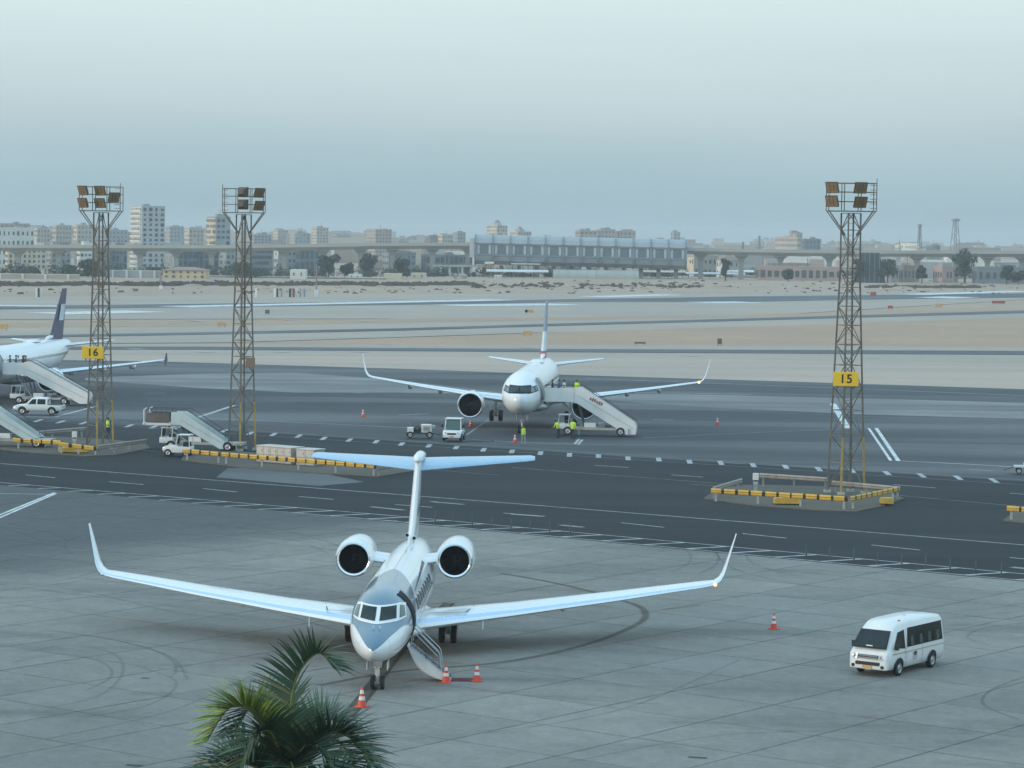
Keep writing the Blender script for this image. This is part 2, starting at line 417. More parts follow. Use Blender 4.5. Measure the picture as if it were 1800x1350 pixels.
line_white = worn('road_line_white', (.60, .62, .62), .95, 1.2)
line_faint = worn('faded_line_white', (.50, .52, .52), .7, .8)
line_bold = worn('fresh_line_white', (.80, .82, .82), 1.0, .5)
line_square = worn('square_line_white', (.56, .58, .59), .9, .6)
line_brown = worn('old_brown_line', (.15, .12, .085), .75, .8)
line_edge = worn('old_dark_line', (.06, .055, .05), .8, .8)
tyre_dark = worn('tyre_mark', (.075, .077, .078), .30, .5)
tyre_faint = worn('faint_tyre_mark', (.09, .092, .093), .20, .4)
stain_orange = worn('rusty_stain', (.32, .24, .11), .55, .7)

zr = -.03
strip('edge_line', [G(-300, 790), G(0, 814), G(450, 849), G(900, 884), G(1350, 920), G(1800, 957), G(2200, 990)], 0.2, zr, line_white)
for a, b in (((-115, 822), (-60, 826)), ((45, 834), (97, 839)), ((192, 846), (252, 851)), ((357, 858), (417, 864)), ((525, 872), (587, 877)), ((695, 886), (760, 891)), ((885, 901), (955, 907)), ((1092, 918), (1167, 926)), ((1305, 937), (1382, 945)), ((1532, 957), (1617, 966)), ((1775, 979), (1850, 986))):
    pl('centre_dash', [a, b], .2, zr, line_white)
for a, b, w in (((652, 890), (710, 896), .5), ((757, 881), (815, 886), .45), ((900, 903), (957, 907), .55), ((984, 922), (1026, 926), .5), ((650, 912), (700, 915), .25), ((1778, 996), (1815, 1000), .6), ((500, 820), (620, 830), .12), ((1265, 812), (1310, 815), .3), ((1180, 834), (1235, 838), .4), ((1210, 850), (1370, 862), .1), ((700, 820), (880, 835), .1)):
    pl('faded_road_arrow', [a, b], w, zr + .004, line_faint)
# ladder border along the near edge of the road
vo = lambda u: .05 * max(0, -u - 10) - .3
for off in (0, -2.85):
    strip('border_line', [P(u, vo(u) + off) for u in (-60 if off == 0 else -75, -45, -30, -20, -10, 0, 20, 40, 75)], .17, zr, line_white)
for k in range(-19, 22):
    u = k * 3.15 + .45
    strip('border_bar', [P(u, vo(u)), P(u + 1.15, vo(u) - 2.85)], .30, zr + .003, line_white)
# dashed squares between two lines on the far side of the road
DS0, DS1 = G(394, 757), G(1747, 844); dn = (DS1 - DS0).normalized(); dp = Vector((-dn.y, dn.x, 0))
for off in (2.0, -2.0):
    strip('service_line', [DS0 - dn * 40 + dp * off, DS0 + dp * off, (DS0 + DS1) / 2 + dp * off, DS1 + dp * off, DS1 + dn * 25 + dp * off], .14, zr, line_faint)
for x, y in ((67, 739), (107, 741), (147, 743), (190, 746), (227, 748), (270, 750), (310, 752), (352, 755), (394, 757), (440, 761), (481, 763), (525, 766), (569, 770), (614, 773), (661, 776), (706, 780), (754, 783), (802, 786), (850, 790), (900, 793), (950, 796), (1001, 799), (1052, 801), (1104, 805), (1158, 807), (1212, 811), (1267, 813), (1324, 817), (1381, 820), (1439, 824), (1498, 827), (1559, 831), (1620, 835), (1684, 839), (1747, 844)):
    c = G(x, y); strip('square_marking', [c - Vector((.06, 1.95, 0)), c + Vector((.06, 1.95, 0))], .44, zr + .003, line_square)
strip('far_edge_line', [G(900, 821), G(1250, 848), G(1580, 870), G(1800, 890), G(2100, 915)], .14, zr, line_faint)
strip('far_edge_line', [G(-100, 770), G(240, 790), G(320, 797)], .14, zr, line_faint)
for a, b in (((1043, 817), (1105, 821)), ((1570, 851), (1645, 857)), ((1775, 866), (1850, 872))): pl('centre_dash', [a, b], .2, zr, line_white)
za = -.085
for off in (0, .55):
    q0, q1 = G(1527, 751), G(1573, 807); pl('stand_line', [(1527 + off * 24, 751), (1566 + off * 24, 808)], .36 if off else .26, za, line_bold)
pl('stand_line', [(1572, 808), (1680, 813), (1786, 819)], .26, za, line_bold)
pl('stand_line', [(1464, 708), (1490, 751)], .7, za, line_bold)
pl('stand_line', [(1130, 768), (1300, 760), (1525, 751)], .2, za, line_faint)
pl('stand_line', [(350, 733), (520, 741), (715, 750)], .22, za, line_white)
pl('stand_line', [(98, 731), (172, 712)], .4, za, line_white)
pl('stand_line', [(348, 732), (412, 711)], .45, za, line_white)
pl('stand_line', [(830, 771), (920, 776), (1012, 779)], .2, za, line_white)
pl('stand_line', [(1010, 779), (1018, 770)], .25, za, line_white); pl('stand_line', [(1016, 780), (1024, 771)], .25, za, line_white)
pl('stand_line', [(820, 763), (850, 742), (880, 724)], .2, za, line_faint)
pl('stand_line', [(200, 708), (520, 706)], .16, za, line_faint)
pl('edge_line', [(1030, 664), (1240, 672), (1500, 682), (1800, 694)], .4, za, line_white)
pl('edge_line', [(1020, 714), (1250, 719), (1500, 730), (1800, 739)], .22, za, line_faint)
for a, b, w in (((1115, 689), (1320, 692), .9), ((1148, 736), (1184, 737), .6), ((700, 728), (755, 726), .5), ((255, 690), (290, 690), .5), ((1735, 707), (1800, 710), .7), ((1705, 823), (1745, 826), .35), ((560, 683), (640, 690), .5)):
    pl('worn_patch', [a, b], w, za + .003, line_faint)
for a, b in (((305, 538), (880, 526)), ((-100, 535), (110, 537)), ((1040, 521), (1180, 517)), ((1600, 517), (1800, 511))): pl('runway_glint', [a, b], 11, -.16, line_bold)  # broad white strips: glints along the runway, painted on
for a, b in (((790, 536), (1000, 534)), ((80, 550), (260, 546)), ((1230, 531), (1320, 530)), ((1640, 523), (1690, 521))): pl('runway_glint', [a, b], 14, -.15, line_bold)
for x, y in ((340, 562), (512, 561), (640, 563), (240, 612), (360, 617), (495, 617), (630, 617), (921, 609), (1215, 624), (1530, 627), (680, 604)): pl('taxiway_mark', [(x - 9, y - 1), (x + 9, y + 1)], 2.5, -.13, line_faint)
# big white double line on the near apron
for o_ in (0, 6): pl('stand_line', [(-120, 958 + o_), (0, 905 + o_ * .8), (96 + o_ * .4, 866 + o_ * .25)], .22, .008, line_bold)
pl('stand_line', [(-150, 866), (92, 869)], .2, .008, line_white)

# old brown lead-in lines and tyre marks on the slabs
def smooth_px(px, n=10):
    W_ = [G(*p) for p in px]; out = []
    for i in range(len(W_) - 1):
        p0, p1, p2, p3 = W_[max(0, i - 1)], W_[i], W_[i + 1], W_[min(len(W_) - 1, i + 2)]
        for k in range(n):
            t = k / n
            out.append(.5 * ((2 * p1) + (-p0 + p2) * t + (2 * p0 - 5 * p1 + 4 * p2 - p3) * t * t + (-p0 + 3 * p1 - 3 * p2 + p3) * t ** 3))
    return out + [W_[-1]]
arc = smooth_px([(560, 1205), (700, 1180), (860, 1167), (980, 1146), (1060, 1123), (1115, 1100), (1134, 1085), (1128, 1069), (1095, 1056), (1020, 1035), (940, 1018), (880, 1008)])
strip('lead_in_line', arc, .30, .007, worn('faded_brown_line', (.15, .125, .09), .55, .6)); strip('lead_in_edge', arc, .46, .004, tyre_faint)
ln = smooth_px([(590, 1282), (640, 1225), (706, 1140), (790, 1060)])
strip('lead_in_line', ln, .30, .010, line_brown)
for s_ in (-.22, .22):
    d_ = (ln[-1] - ln[0]).normalized(); n_ = Vector((-d_.y, d_.x, 0)); strip('lead_in_edge', [p + n_ * s_ for p in ln], .16, .013, line_edge)
for pts in ([(30, 1150), (120, 1135), (200, 1150), (215, 1185), (170, 1225), (80, 1245)], [(20, 1165), (110, 1150), (180, 1165), (195, 1190), (150, 1215)], [(240, 1170), (310, 1200), (260, 1240), (140, 1262)], [(0, 1120), (150, 1118), (290, 1150), (330, 1195)],
            [(420, 1090), (300, 1075), (150, 1040), (60, 1030)], [(200, 1025), (330, 1015), (480, 1030)], [(1260, 965), (1268, 985), (1320, 1010), (1480, 1035), (1800, 1045)], [(1310, 975), (1330, 993), (1420, 1015), (1600, 1024)],
            [(1800, 1190), (1740, 1215), (1730, 1240), (1790, 1265)], [(1800, 1095), (1730, 1105), (1700, 1120), (1740, 1135)], [(850, 1290), (1100, 1245), (1300, 1160)], [(900, 1040), (1150, 1000), (1260, 985)], [(500, 950), (640, 930), (720, 925)],
            [(0, 1060), (200, 1050), (420, 1065), (600, 1110)], [(80, 1300), (300, 1250), (460, 1180)], [(1000, 1340), (1300, 1290), (1700, 1290)]):
    q = smooth_px(pts); strip('tyre_mark', q, .15, .016, random.choice((tyre_faint, tyre_dark, tyre_faint)))
rt_ = random.Random(3)
for k in range(34):
    c = P(rt_.uniform(-32, 34), rt_.uniform(5, 68)); r = rt_.choice((6, 9, 14, 25, 45)); a0 = rt_.uniform(0, 6.28); da = rt_.uniform(.5, 1.8) * min(1, 12 / r); g_ = rt_.choice((.0, 1.6))
    for o_ in (0, g_):
        strip('tyre_mark', [c + Vector((math.cos(a0 + da * t / 10) * (r + o_), math.sin(a0 + da * t / 10) * (r + o_), 0)) for t in range(11)], rt_.uniform(.08, .2), .0165 + k * .0002, tyre_faint)
        if not g_: break
for a, b, w in (((470, 1064), (540, 1056), .5), ((1165, 1072), (1230, 1063), .35)): pl('rusty_stain', [a, b], w, .018, stain_orange)
for a, b in (((248, 1192), (262, 1193)), ((1210, 1331), (1243, 1333)), ((222, 1345), (250, 1347))): pl('dark_patch', [a, b], .28, .018, line_edge)

# ------------------------------------------------------------------ aircraft
def pchip(xs, ys):
    xs = np.array(xs, float); ys = np.array(ys, float); h = np.diff(xs); d = np.diff(ys) / h
    m = np.zeros_like(xs); m[0], m[-1] = d[0], d[-1]
    for i in range(1, len(xs) - 1):
        if d[i - 1] * d[i] > 0:
            w1, w2 = 2 * h[i] + h[i - 1], h[i] + 2 * h[i - 1]; m[i] = (w1 + w2) / (w1 / d[i - 1] + w2 / d[i])
    def f(x):
        i = int(min(max(np.searchsorted(xs, x) - 1, 0), len(h) - 1)); t = (x - xs[i]) / h[i]
        return float((1 + 2 * t) * (1 - t) ** 2 * ys[i] + t * (1 - t) ** 2 * h[i] * m[i] + t * t * (3 - 2 * t) * ys[i + 1] + t * t * (t - 1) * h[i] * m[i + 1])
    return f
class Hull:
    """body of rounded sections: y aft, x to the port side, z up"""
    def __init__(s, prof, mid=.48):
        y, t, b, w = zip(*prof); s.y0, s.y1 = y[0], y[-1]; s.ft, s.fb, s.fw, s.mid = pchip(y, t), pchip(y, b), pchip(y, w), mid
    def sec(s, y):
        t, b = s.ft(y), s.fb(y); zw = b + (t - b) * s.mid; return s.fw(y), zw, t - zw, zw - b
    def pt(s, y, a, off=0.0):
        w, zw, rt, rb = s.sec(y); c = math.cos(a); return Vector(((w + off) * math.sin(a), y, zw + ((rt if c > 0 else rb) + off) * c))
    def front(s, x, z, off=0.0):
        """point of the nose seen at (x, z) from the front"""
        lo, hi = s.y0, s.y0 + .3 * (s.y1 - s.y0)
        for _ in range(40):
            m = (lo + hi) / 2; w, zw, rt, rb = s.sec(m); r = rt if z > zw else rb
            if (x / w) ** 2 + ((z - zw) / r) ** 2 > 1: lo = m
            else: hi = m
        w, zw, rt, rb = s.sec(hi); r = rt if z > zw else rb
        n = Vector((x / w ** 2, -.9 / max(w, .2), (z - zw) / r ** 2)).normalized(); return Vector((x, hi, z)) + n * off
    def side(s, y, z, sg, off=0.0):
        w, zw, rt, rb = s.sec(y); r = rt if z > zw else rb; k = max(0.0, 1 - ((z - zw) / r) ** 2)
        n = Vector((sg * math.sqrt(k) / w, 0, (z - zw) / r ** 2)).normalized()
        return Vector((sg * w * math.sqrt(k), y, z)) + n * off
    def skin(s, ys, n=48):
        mb = MB(); ang, yy = [], []
        rings = []
        for y in ys:
            rings.append([s.pt(y, 2 * math.pi * k / n) for k in range(n)])
            for k in range(n):
                a = 2 * math.pi * k / n; ang.append(math.degrees(min(a, 2 * math.pi - a))); yy.append(y)
        mb.rings(rings); return mb, dict(ang=ang, station=yy)
def quad_patch(f, c, nu=8, nv=6):
    """grid between four corners (a, b) mapped by f(a, b)"""
    return [[f(*( (1 - v) * ((1 - u) * np.array(c[0]) + u * np.array(c[1])) + v * ((1 - u) * np.array(c[3]) + u * np.array(c[2])) )) for u in np.linspace(0, 1, nu)] for v in np.linspace(0, 1, nv)]
def oval(f, a, b, ra, rb, n=14, pw=2.6):
    vs = [f(a, b)]
    for k in range(n):
        t = 2 * math.pi * k / n; c, s_ = math.cos(t), math.sin(t)
        vs.append(f(a + ra * math.copysign(abs(c) ** (2 / pw), c), b + rb * math.copysign(abs(s_) ** (2 / pw), s_)))
    return vs, [(0, 1 + k, 1 + (k + 1) % n) for k in range(n)]
def foil(le, ch, th, cant=0.0, inc=0.0, n=9):
    """ring of an aerofoil section; cant tips it about the flow axis, inc lifts its nose"""
    xs = [(1 - math.cos(math.pi * k / n)) / 2 for k in range(n + 1)]
    yt = lambda x: 5 * th * (.2969 * math.sqrt(x) - .126 * x - .3516 * x * x + .2843 * x ** 3 - .1036 * x ** 4)
    pts = [(x, yt(x) + .022 * math.sin(math.pi * x ** 1.35) * (th > .065)) for x in xs] + [(x, -yt(x) * .75) for x in reversed(xs[1:-1])]
    out = []
    for x, z in pts:
        y, zz_ = x * ch, z * ch; y, zz_ = y * math.cos(inc) + zz_ * math.sin(inc), zz_ * math.cos(inc) - y * math.sin(inc)
        out.append(Vector((le[0] - zz_ * math.sin(cant), le[1] + y, le[2] + zz_ * math.cos(cant))))
    return out
def surface(name, secs, mats, parent, sg=1, lead=0.0, n=9):
    """wing, fin or tailplane lofted through (x, y, z, chord, thickness, cant, incidence)"""
    mb = MB(); rings = []
    for x, y, z, ch, th, ca, inc in secs:
        r = foil((x, y, z), ch, th, R(ca), R(inc), n); rings.append([Vector((sg * p.x, p.y, p.z)) for p in r])
    mb.rings(rings)
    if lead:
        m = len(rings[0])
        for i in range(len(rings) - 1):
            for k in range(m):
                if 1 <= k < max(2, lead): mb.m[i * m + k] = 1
    return mb.build(name, mats, parent, smooth=45)
def densify(secs, n=5):
    out = []
    for a, b in zip(secs, secs[1:]): out += [tuple(a[i] + (b[i] - a[i]) * k / n for i in range(7)) for k in range(n)]
    return out + [secs[-1]]
def wheel(parent, c, r, w, name='wheel'):
    t = MB().lathe([(-w / 2, r * .6), (-w / 2, r * .9), (-w * .38, r), (w * .38, r), (w / 2, r * .9), (w / 2, r * .6)], c, 'x', 22).build(name, rubber, parent, smooth=40)
    MB().lathe([(-w * .45, .001), (-w * .45, r * .3), (-w * .3, r * .45), (-w * .46, r * .62), (w * .46, r * .62), (w * .3, r * .45), (w * .45, r * .3), (w * .45, .001)], c, 'x', 18).build('rim', rim_grey, t, smooth=40)
    return t
def nacelle(parent, c, L, ri, ro, re, paint, name='engine', blades=20):
    """engine pod: cowling, polished lip, fan of separate blades and spinner"""
    e = MB().lathe([(.16, ro * .93), (L * .12, ro * .985), (L * .3, ro), (L * .6, ro * .96), (L * .85, (ro + re) / 2 * .98), (L, re), (L - .02, re - .05), (L * .8, re - .1)], c, 'y', 40).build(name, paint, parent, smooth=60)
    MB().lathe([(.16, ro * .93), (.07, ro * .885), (.015, ro * .845), (0, ri + (ro - ri) * .42), (.03, ri * 1.04), (.14, ri)], c, 'y', 40).build('intake_lip', chrome, e, smooth=80)
    MB().lathe([(.14, ri), (L * .2, ri * .985), (L * .24, ri * .98)], c, 'y', 40).build('intake_duct', M('duct_dark', (.03, .032, .035), .6, .1, .1, 3, spec=.2), e, smooth=60)
    MB().lathe([(L * .24, ri * .98), (L * .245, .02)], c, 'y', 40).build('fan_shadow', interior, e)
    bl = MB()
    for k in range(blades):
        a = 2 * math.pi * k / blades; ca, sa = math.cos(a), math.sin(a)
        for r0, r1 in ((ri * .28, ri * .97),):
            ps = []
            for r, tw, wd in ((r0, .25, .10), (r1, .6, .16)):
                for s_ in (-1, 1):
                    u = s_ * wd * ri * 1.1 * math.cos(tw); y_ = s_ * wd * ri * math.sin(tw)
                    ps.append((c[0] + r * ca - u * sa, c[1] + L * .2 + y_, c[2] + r * sa + u * ca))
            bl.add(ps, [(0, 1, 3, 2)])
    bl.build('fan', M('fan_titanium', (.02, .022, .024), .5, .3, .1, 4, spec=.2), e, fix=False)
    MB().lathe([(L * .10, .005), (L * .13, ri * .13), (L * .2, ri * .27), (L * .22, ri * .28)], c, 'y', 24).build('spinner', dark_steel, e, smooth=60)
    MB().lathe([(L * .8, re - .1), (L * .98, re * .55), (L * 1.12, re * .3), (L * 1.2, .02)], c, 'y', 24).build('exhaust_cone', grey_steel, e, smooth=60)
    return e

def seams(t, base, st, ang, stations, angles):
    """hairline skin joints round and along a hull"""
    acc = None
    for v, x, w in [(st, q, .014) for q in stations] + [(ang, q, .35) for q in angles]:
        m_ = t.math('COMPARE', v, float(x), w); acc = m_ if acc is None else t.math('MAXIMUM', acc, m_)
    soot = t.ramp(t.noise(t.node('ShaderNodeTexCoord').outputs['Object'], .9, 6, .7, (1, .25, 1.5)), .5, .8, 0, .16)
    base = t.mix(soot, base, (.42, .42, .41))
    return t.mix(t.math('MULTIPLY', acc, .42), base, (.20, .22, .24))
def airliner_skin():
    if 'airliner_white' in _mats: return _mats['airliner_white']
    t = NT('airliner_white'); p = t.p
    ang = t.node('ShaderNodeAttribute', attribute_name='ang').outputs['Fac']; st = t.node('ShaderNodeAttribute', attribute_name='station').outputs['Fac']
    t.link(seams(t, (.80, .81, .82), st, ang, (.9, 4.2, 7.6, 11.4, 15.2, 19, 22.8, 26.6, 30.4, 34.2, 38), (38, 100, 140)), p.inputs['Base Color'])
    p.inputs['Roughness'].default_value = .28; p.inputs['Coat Weight'].default_value = .4; p.inputs['Coat Roughness'].default_value = .08
    _mats['airliner_white'] = t.mat; return t.mat
def jet_livery():
    t = NT('business_jet_livery'); p = t.p
    ang = t.node('ShaderNodeAttribute', attribute_name='ang').outputs['Fac']; st = t.node('ShaderNodeAttribute', attribute_name='station').outputs['Fac']
    fc = t.node('ShaderNodeFloatCurve'); cu = fc.mapping.curves[0]
    pts = [(0, .36), (.0083, .34), (.067, .305), (.167, .315), (.22, .35), (.267, .41), (.33, .485), (.42, .49), (.56, .38), (.72, .235), (.88, .09), (.97, 0), (1, 0)]   # station / 12 m -> half angle / 180
    for i, (x, y) in enumerate(pts):
        if i < 2: cu.points[i].location = (x, y)
        else: cu.points.new(x, y)
    fc.mapping.update()
    t.link(t.math('DIVIDE', st, 12.0, clamp=True), fc.inputs['Value'])
    lim = t.math('MULTIPLY', fc.outputs[0], 180.0); d = t.math('SUBTRACT', lim, ang)
    inside = t.ramp(d, -.6, .6)
    n = t.noise(t.node('ShaderNodeTexCoord').outputs['Object'], .6, 4)
    blue = t.mix(t.ramp(n, .3, .7), (.115, .205, .285), (.14, .225, .29))
    base = t.mix(inside, (.80, .81, .81), blue)
    edge = t.math('MULTIPLY', t.ramp(d, -2.2, -1.4), t.ramp(d, -.5, .3, 1, 0))
    base = t.mix(t.math('MULTIPLY', edge, .55), base, (.22, .25, .29))
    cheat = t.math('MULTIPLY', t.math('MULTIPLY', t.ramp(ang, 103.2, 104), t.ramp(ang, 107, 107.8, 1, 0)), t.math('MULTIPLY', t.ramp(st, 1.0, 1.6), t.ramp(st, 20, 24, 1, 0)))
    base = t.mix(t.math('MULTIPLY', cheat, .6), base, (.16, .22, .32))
    base = seams(t, base, st, ang, (.95, 4.1, 6.9, 9.6, 12.4, 15.2, 18.0, 20.6, 23.4, 26.0), (34, 62, 128))
    t.link(base, p.inputs['Base Color'])
    t.link(t.math('MULTIPLY', inside, .35), p.inputs['Metallic'])
    p.inputs['Roughness'].default_value = .24; p.inputs['Coat Weight'].default_value = .5; p.inputs['Coat Roughness'].default_value = .08
    return t.mat

def business_jet(loc, rz):
    root = empty('business_jet', loc, rz, 'white twin-engine business jet with blue-grey nose, T-tail and lowered airstair', 'airplane')
    H = Hull([(0, 1.985, 1.905, .035), (.1, 2.16, 1.75, .19), (.35, 2.33, 1.585, .37), (.8, 2.52, 1.42, .58), (1.4, 2.71, 1.30, .79), (2.0, 2.88, 1.23, .96), (2.6, 3.14, 1.19, 1.09), (3.2, 3.47, 1.165, 1.19), (3.8, 3.71, 1.155, 1.26),
              (4.6, 3.85, 1.15, 1.32), (5.6, 3.91, 1.15, 1.355), (6.6, 3.92, 1.15, 1.36), (18, 3.92, 1.15, 1.36), (20, 3.92, 1.27, 1.32), (22, 3.90, 1.55, 1.2), (24, 3.84, 1.95, 1.0), (26, 3.72, 2.42, .74), (28, 3.55, 2.85, .44), (29.3, 3.4, 3.1, .15)])
    ys = [0, .03, .06, .1, .16, .25, .35, .5, .65, .8, 1, 1.2, 1.4, 1.7, 2, 2.3, 2.6, 2.9, 3.2, 3.5, 3.8, 4.2, 4.6, 5.1, 5.6, 6.1, 6.6] + [6.6 + k * .8 for k in range(1, 15)] + [18, 19, 20, 21, 22, 23, 24, 25, 26, 27, 28, 28.7, 29.3]
    mb, at = H.skin(ys, 64)
    fus = mb.build('fuselage', jet_livery(), root, smooth=60, attrs=at)
    # belly fairing and wing
    MB().rings([[Vector((w * math.cos(2 * math.pi * k / 24), y, 1.25 + h * math.sin(2 * math.pi * k / 24))) for k in range(24)] for y, w, h in ((9.2, .1, .05), (10, .9, .26), (11.2, 1.42, .40), (14, 1.55, .45), (17, 1.5, .44), (19, 1.0, .3), (20, .1, .05))]).build('belly_fairing', white_paint, root, smooth=60)
    for sg in (-1, 1):
        secs = [(1.0, 10.6, 1.40, 6.4, .11, 0, 1.0), (2.4, 11.75, 1.46, 5.55, .108, 3, .5), (5.2, 13.75, 1.62, 4.25, .10, 3, -.5), (9.5, 16.8, 1.93, 3.0, .10, 4, -1.5), (13.6, 19.75, 2.28, 1.95, .10, 5, -2)]
        secs = densify(secs, 4) + [(14.15, 20.2, 2.36, 1.8, .095, 18, 0), (14.4, 20.5, 2.52, 1.68, .09, 38, 0), (14.57, 20.8, 2.78, 1.52, .085, 58, 0), (14.72, 21.2, 3.2, 1.25, .08, 70, 0), (14.98, 21.85, 3.95, .85, .075, 71, 0), (15.18, 22.35, 4.55, .48, .07, 71, 0)]
        secs = [(q[0] * (1 + .03 * min(1, q[0] / 14)), *q[1:]) for q in secs]
        w = surface('wing', secs, [white_paint, sky_band], root, sg, lead=2)
        for x, y, z in ((4.2, 16.6, 1.42), (7.4, 18.0, 1.62)):
            MB().tube([(sg * x, y - 1.5, z + .08), (sg * x, y - .9, z - .1), (sg * x, y, z - .14), (sg * x, y + 1.1, z + .03)], [.03, .13, .15, .02], 10).build('flap_track_fairing', white_paint, w, smooth=60)
        MB().box((sg * 3.9, 12.9, 1.32), (.03, .5, .3), rot=Matrix.Rotation(.3, 3, 'X'), taper=(1, .4)).build('wing_fence', white_paint, w)
        MB().lathe([(-.12, .01), (-.06, .07), (.06, .08), (.16, .02)], (sg * 14.57, 20.2, 2.36), 'y', 10).build('wingtip_lamp', orange_lamp if sg > 0 else chrome, w, smooth=60)
        # panel joints on the inner wing
        jm = MB()
        for (xa, ya), (xb, yb) in (((1.7, 12.6), (3.1, 12.9)), ((3.1, 12.9), (3.4, 15.2))):
            za_ = 1.84; jm.bar((sg * xa, ya, za_), (sg * xb, yb, za_), .05, .006)
        jm.build('walkway_line', M('walkway_paint', (.05, .08, .15), .6), w)
        # engine and pylon
        en = nacelle(root, (sg * 2.35, 17.4, 3.62), 4.6, .66, .91, .68, white_paint)
        MB().rings([foil((sg * x, 18.2 + (abs(x) - 1.0) * .1, 3.42 + (x - 1) * .12), 3.2, .13) for x in (.8, 1.2, 1.65)]).build('pylon', white_paint, en, smooth=45)
    # tail
    fin = surface('tail_fin', [(0, 19.2, 3.7, 8.4, .035, 90, 0), (0, 21.6, 4.05, 6.5, .065, 90, 0), (0, 23.2, 4.7, 5.2, .085, 90, 0), (0, 25.0, 6.1, 4.1, .095, 90, 0), (0, 26.6, 7.5, 3.4, .10, 90, 0)], white_paint, root, 1)
    MB().tube([(0, 26.1, 7.55), (0, 26.3, 7.58), (0, 26.8, 7.6), (0, 28.6, 7.6), (0, 30.4, 7.5), (0, 31.2, 7.45)], [.03, .17, .25, .26, .18, .03], 16).build('fin_bullet', white_paint, fin, smooth=60)
    for (x0, z0, w_, h_) in ((.19, 3.98, .26, .26), (-.15, 4.12, .22, .24)):
        MB().lathe([(0, .10), (.02, .085), (.5, .07)], (x0, 21.6, z0 + .2), 'y', 14).build('air_scoop', white_paint, fin, smooth=60)
        MB().lathe([(.03, .082), (.035, .005)], (x0, 21.6, z0 + .2), 'y', 14).build('scoop_hole', interior, fin)
    MB().add([(.2, 24.3, 4.9), (.2, 24.6, 5.15), (.2, 25.9, 5.75), (.2, 25.5, 5.3)], [(0, 1, 2, 3)]).build('fin_stripe', M('stripe_dark', (.03, .04, .06), .4), fin, fix=False)
    for sg in (-1, 1):
        surface('tailplane', [(.1, 27.2, 6.98, 3.0, .10, 0, -8), (1.0, 27.75, 7.03, 2.75, .10, 2, -8), (5.5, 30.4, 7.27, 1.35, .09, 3, -8), (5.72, 30.75, 7.29, .9, .07, 3, -8)], [M('tailplane_pale_blue', (.30, .47, .63), .25, 0, .04, .8, coat=.4), white_paint], root, sg, lead=0)
    # cockpit glazing: white surround and panes
    surround = MB(); panes = []
    fr = M('window_surround', (.78, .79, .78), .3, 0, .03, 2)
    F = lambda o: (lambda x, z: H.front(x, z, o))
    S2 = lambda o, sg: (lambda y, z: H.side(y, z, sg, o))
    for sg in (-1, 1):
        surround.grid(quad_patch(F(.012), [(sg * .0, 3.40), (sg * .78, 3.44), (sg * .80, 2.83), (sg * .0, 2.80)], 12, 8))
        surround.grid(quad_patch(F(.012), [(sg * .78, 3.44), (sg * 1.0, 3.36), (sg * 1.10, 2.90), (sg * .80, 2.83)], 8, 8))
    sr = surround.build('window_surround', fr, root, smooth=60)
    for sg in (-1, 1):
        MB().grid(quad_patch(F(.03), [(sg * .085, 3.335), (sg * .69, 3.37), (sg * .735, 2.93), (sg * .085, 2.885)], 10, 8)).build('windscreen_pane', glass_dark, sr, smooth=60)
        MB().grid(quad_patch(F(.03), [(sg * .81, 3.36), (sg * .97, 3.30), (sg * 1.06, 2.96), (sg * .85, 2.92)], 8, 8)).build('side_pane', M('side_glass', (.09, .13, .12), .08), sr, smooth=60)
    for x in (-.10, .16):
        MB().tube([H.front(x, 2.74, .03), H.front(x + .02, 2.64, .04)], .022, 6).build('windscreen_wiper', pale_steel, root)
    # cabin windows, both sides
    for sg in (-1, 1):
        for k in range(8):
            y = 7.5 + k * 1.22
            wv, wf = oval(lambda a, b: H.side(a, b, sg, .018), y, 2.92, .38, .28); f_ = MB().add(wv, wf).build('cabin_window', fr, fus, fix=False)
            wv, wf = oval(lambda a, b: H.side(a, b, sg, .03), y, 2.92, .33, .235); MB().add(wv, wf).build('cabin_pane', glass_dark, f_, fix=False)
    stripe = M('stripe_dark')
    for sg in (-1, 1):
        MB().grid(quad_patch(lambda y, z: H.side(y, z, sg, .01), [(8.5, 3.34), (17.5, 3.62), (17.5, 3.50), (8.5, 3.31)], 18, 2)).build('flank_stripe', stripe, fus, fix=False)
        MB().grid(quad_patch(lambda y, z: H.side(y, z, sg, .01), [(8.0, 2.50), (17.5, 2.66), (17.5, 2.58), (8.0, 2.48)], 18, 2)).build('flank_stripe', stripe, fus, fix=False)
    # open cabin door on the port side
    MB().grid(quad_patch(lambda y, a: H.pt(y, R(a), .02), [(4.62, 30), (5.5, 30), (5.5, 112), (4.62, 112)], 6, 24)).build('door_opening', interior, root, smooth=60)
    seal = MB()
    for y0 in (4.55, 5.5): seal.grid(quad_patch(lambda y, a: H.pt(y, R(a), .05), [(y0, 28), (y0 + .09, 28), (y0 + .09, 113), (y0, 113)], 2, 24))
    for y0 in (4.55,): seal.grid([[H.pt(y0, R(a), o) for o in (-.02, .05)] for a in range(28, 114, 4)])
    seal.build('door_seal', black, root, smooth=60, fix=False)
    st = MB(); h0 = Vector((1.16, 5.06, 1.50)); f0 = Vector((2.92, 5.06, .10)); dv = (f0 - h0); nrm = Vector((-dv.z, 0, dv.x)).normalized() * -1
    if nrm.z > 0: nrm = -nrm
    sk = []
    for u in np.linspace(-.04, 1, 15):
        row = []
        for k in np.linspace(-1, 1, 9):
            hw_ = .50 * (1 - max(0, (u - .75) / .25) ** 3 * .25)
            p = h0 + dv * u + Vector((0, k * hw_, 0)) + nrm * (.05 + .50 * math.sin(math.pi * min(1, max(0, u))) ** .8 * (1 - .25 * k * k)); row.append(p)
        sk.append(row)
    air = MB().grid(sk)
    air = air.build('airstair', M('airstair_white', (.66, .67, .67), .35, 0, .06, 2, dirt=.1), root, smooth=60, fix=False)
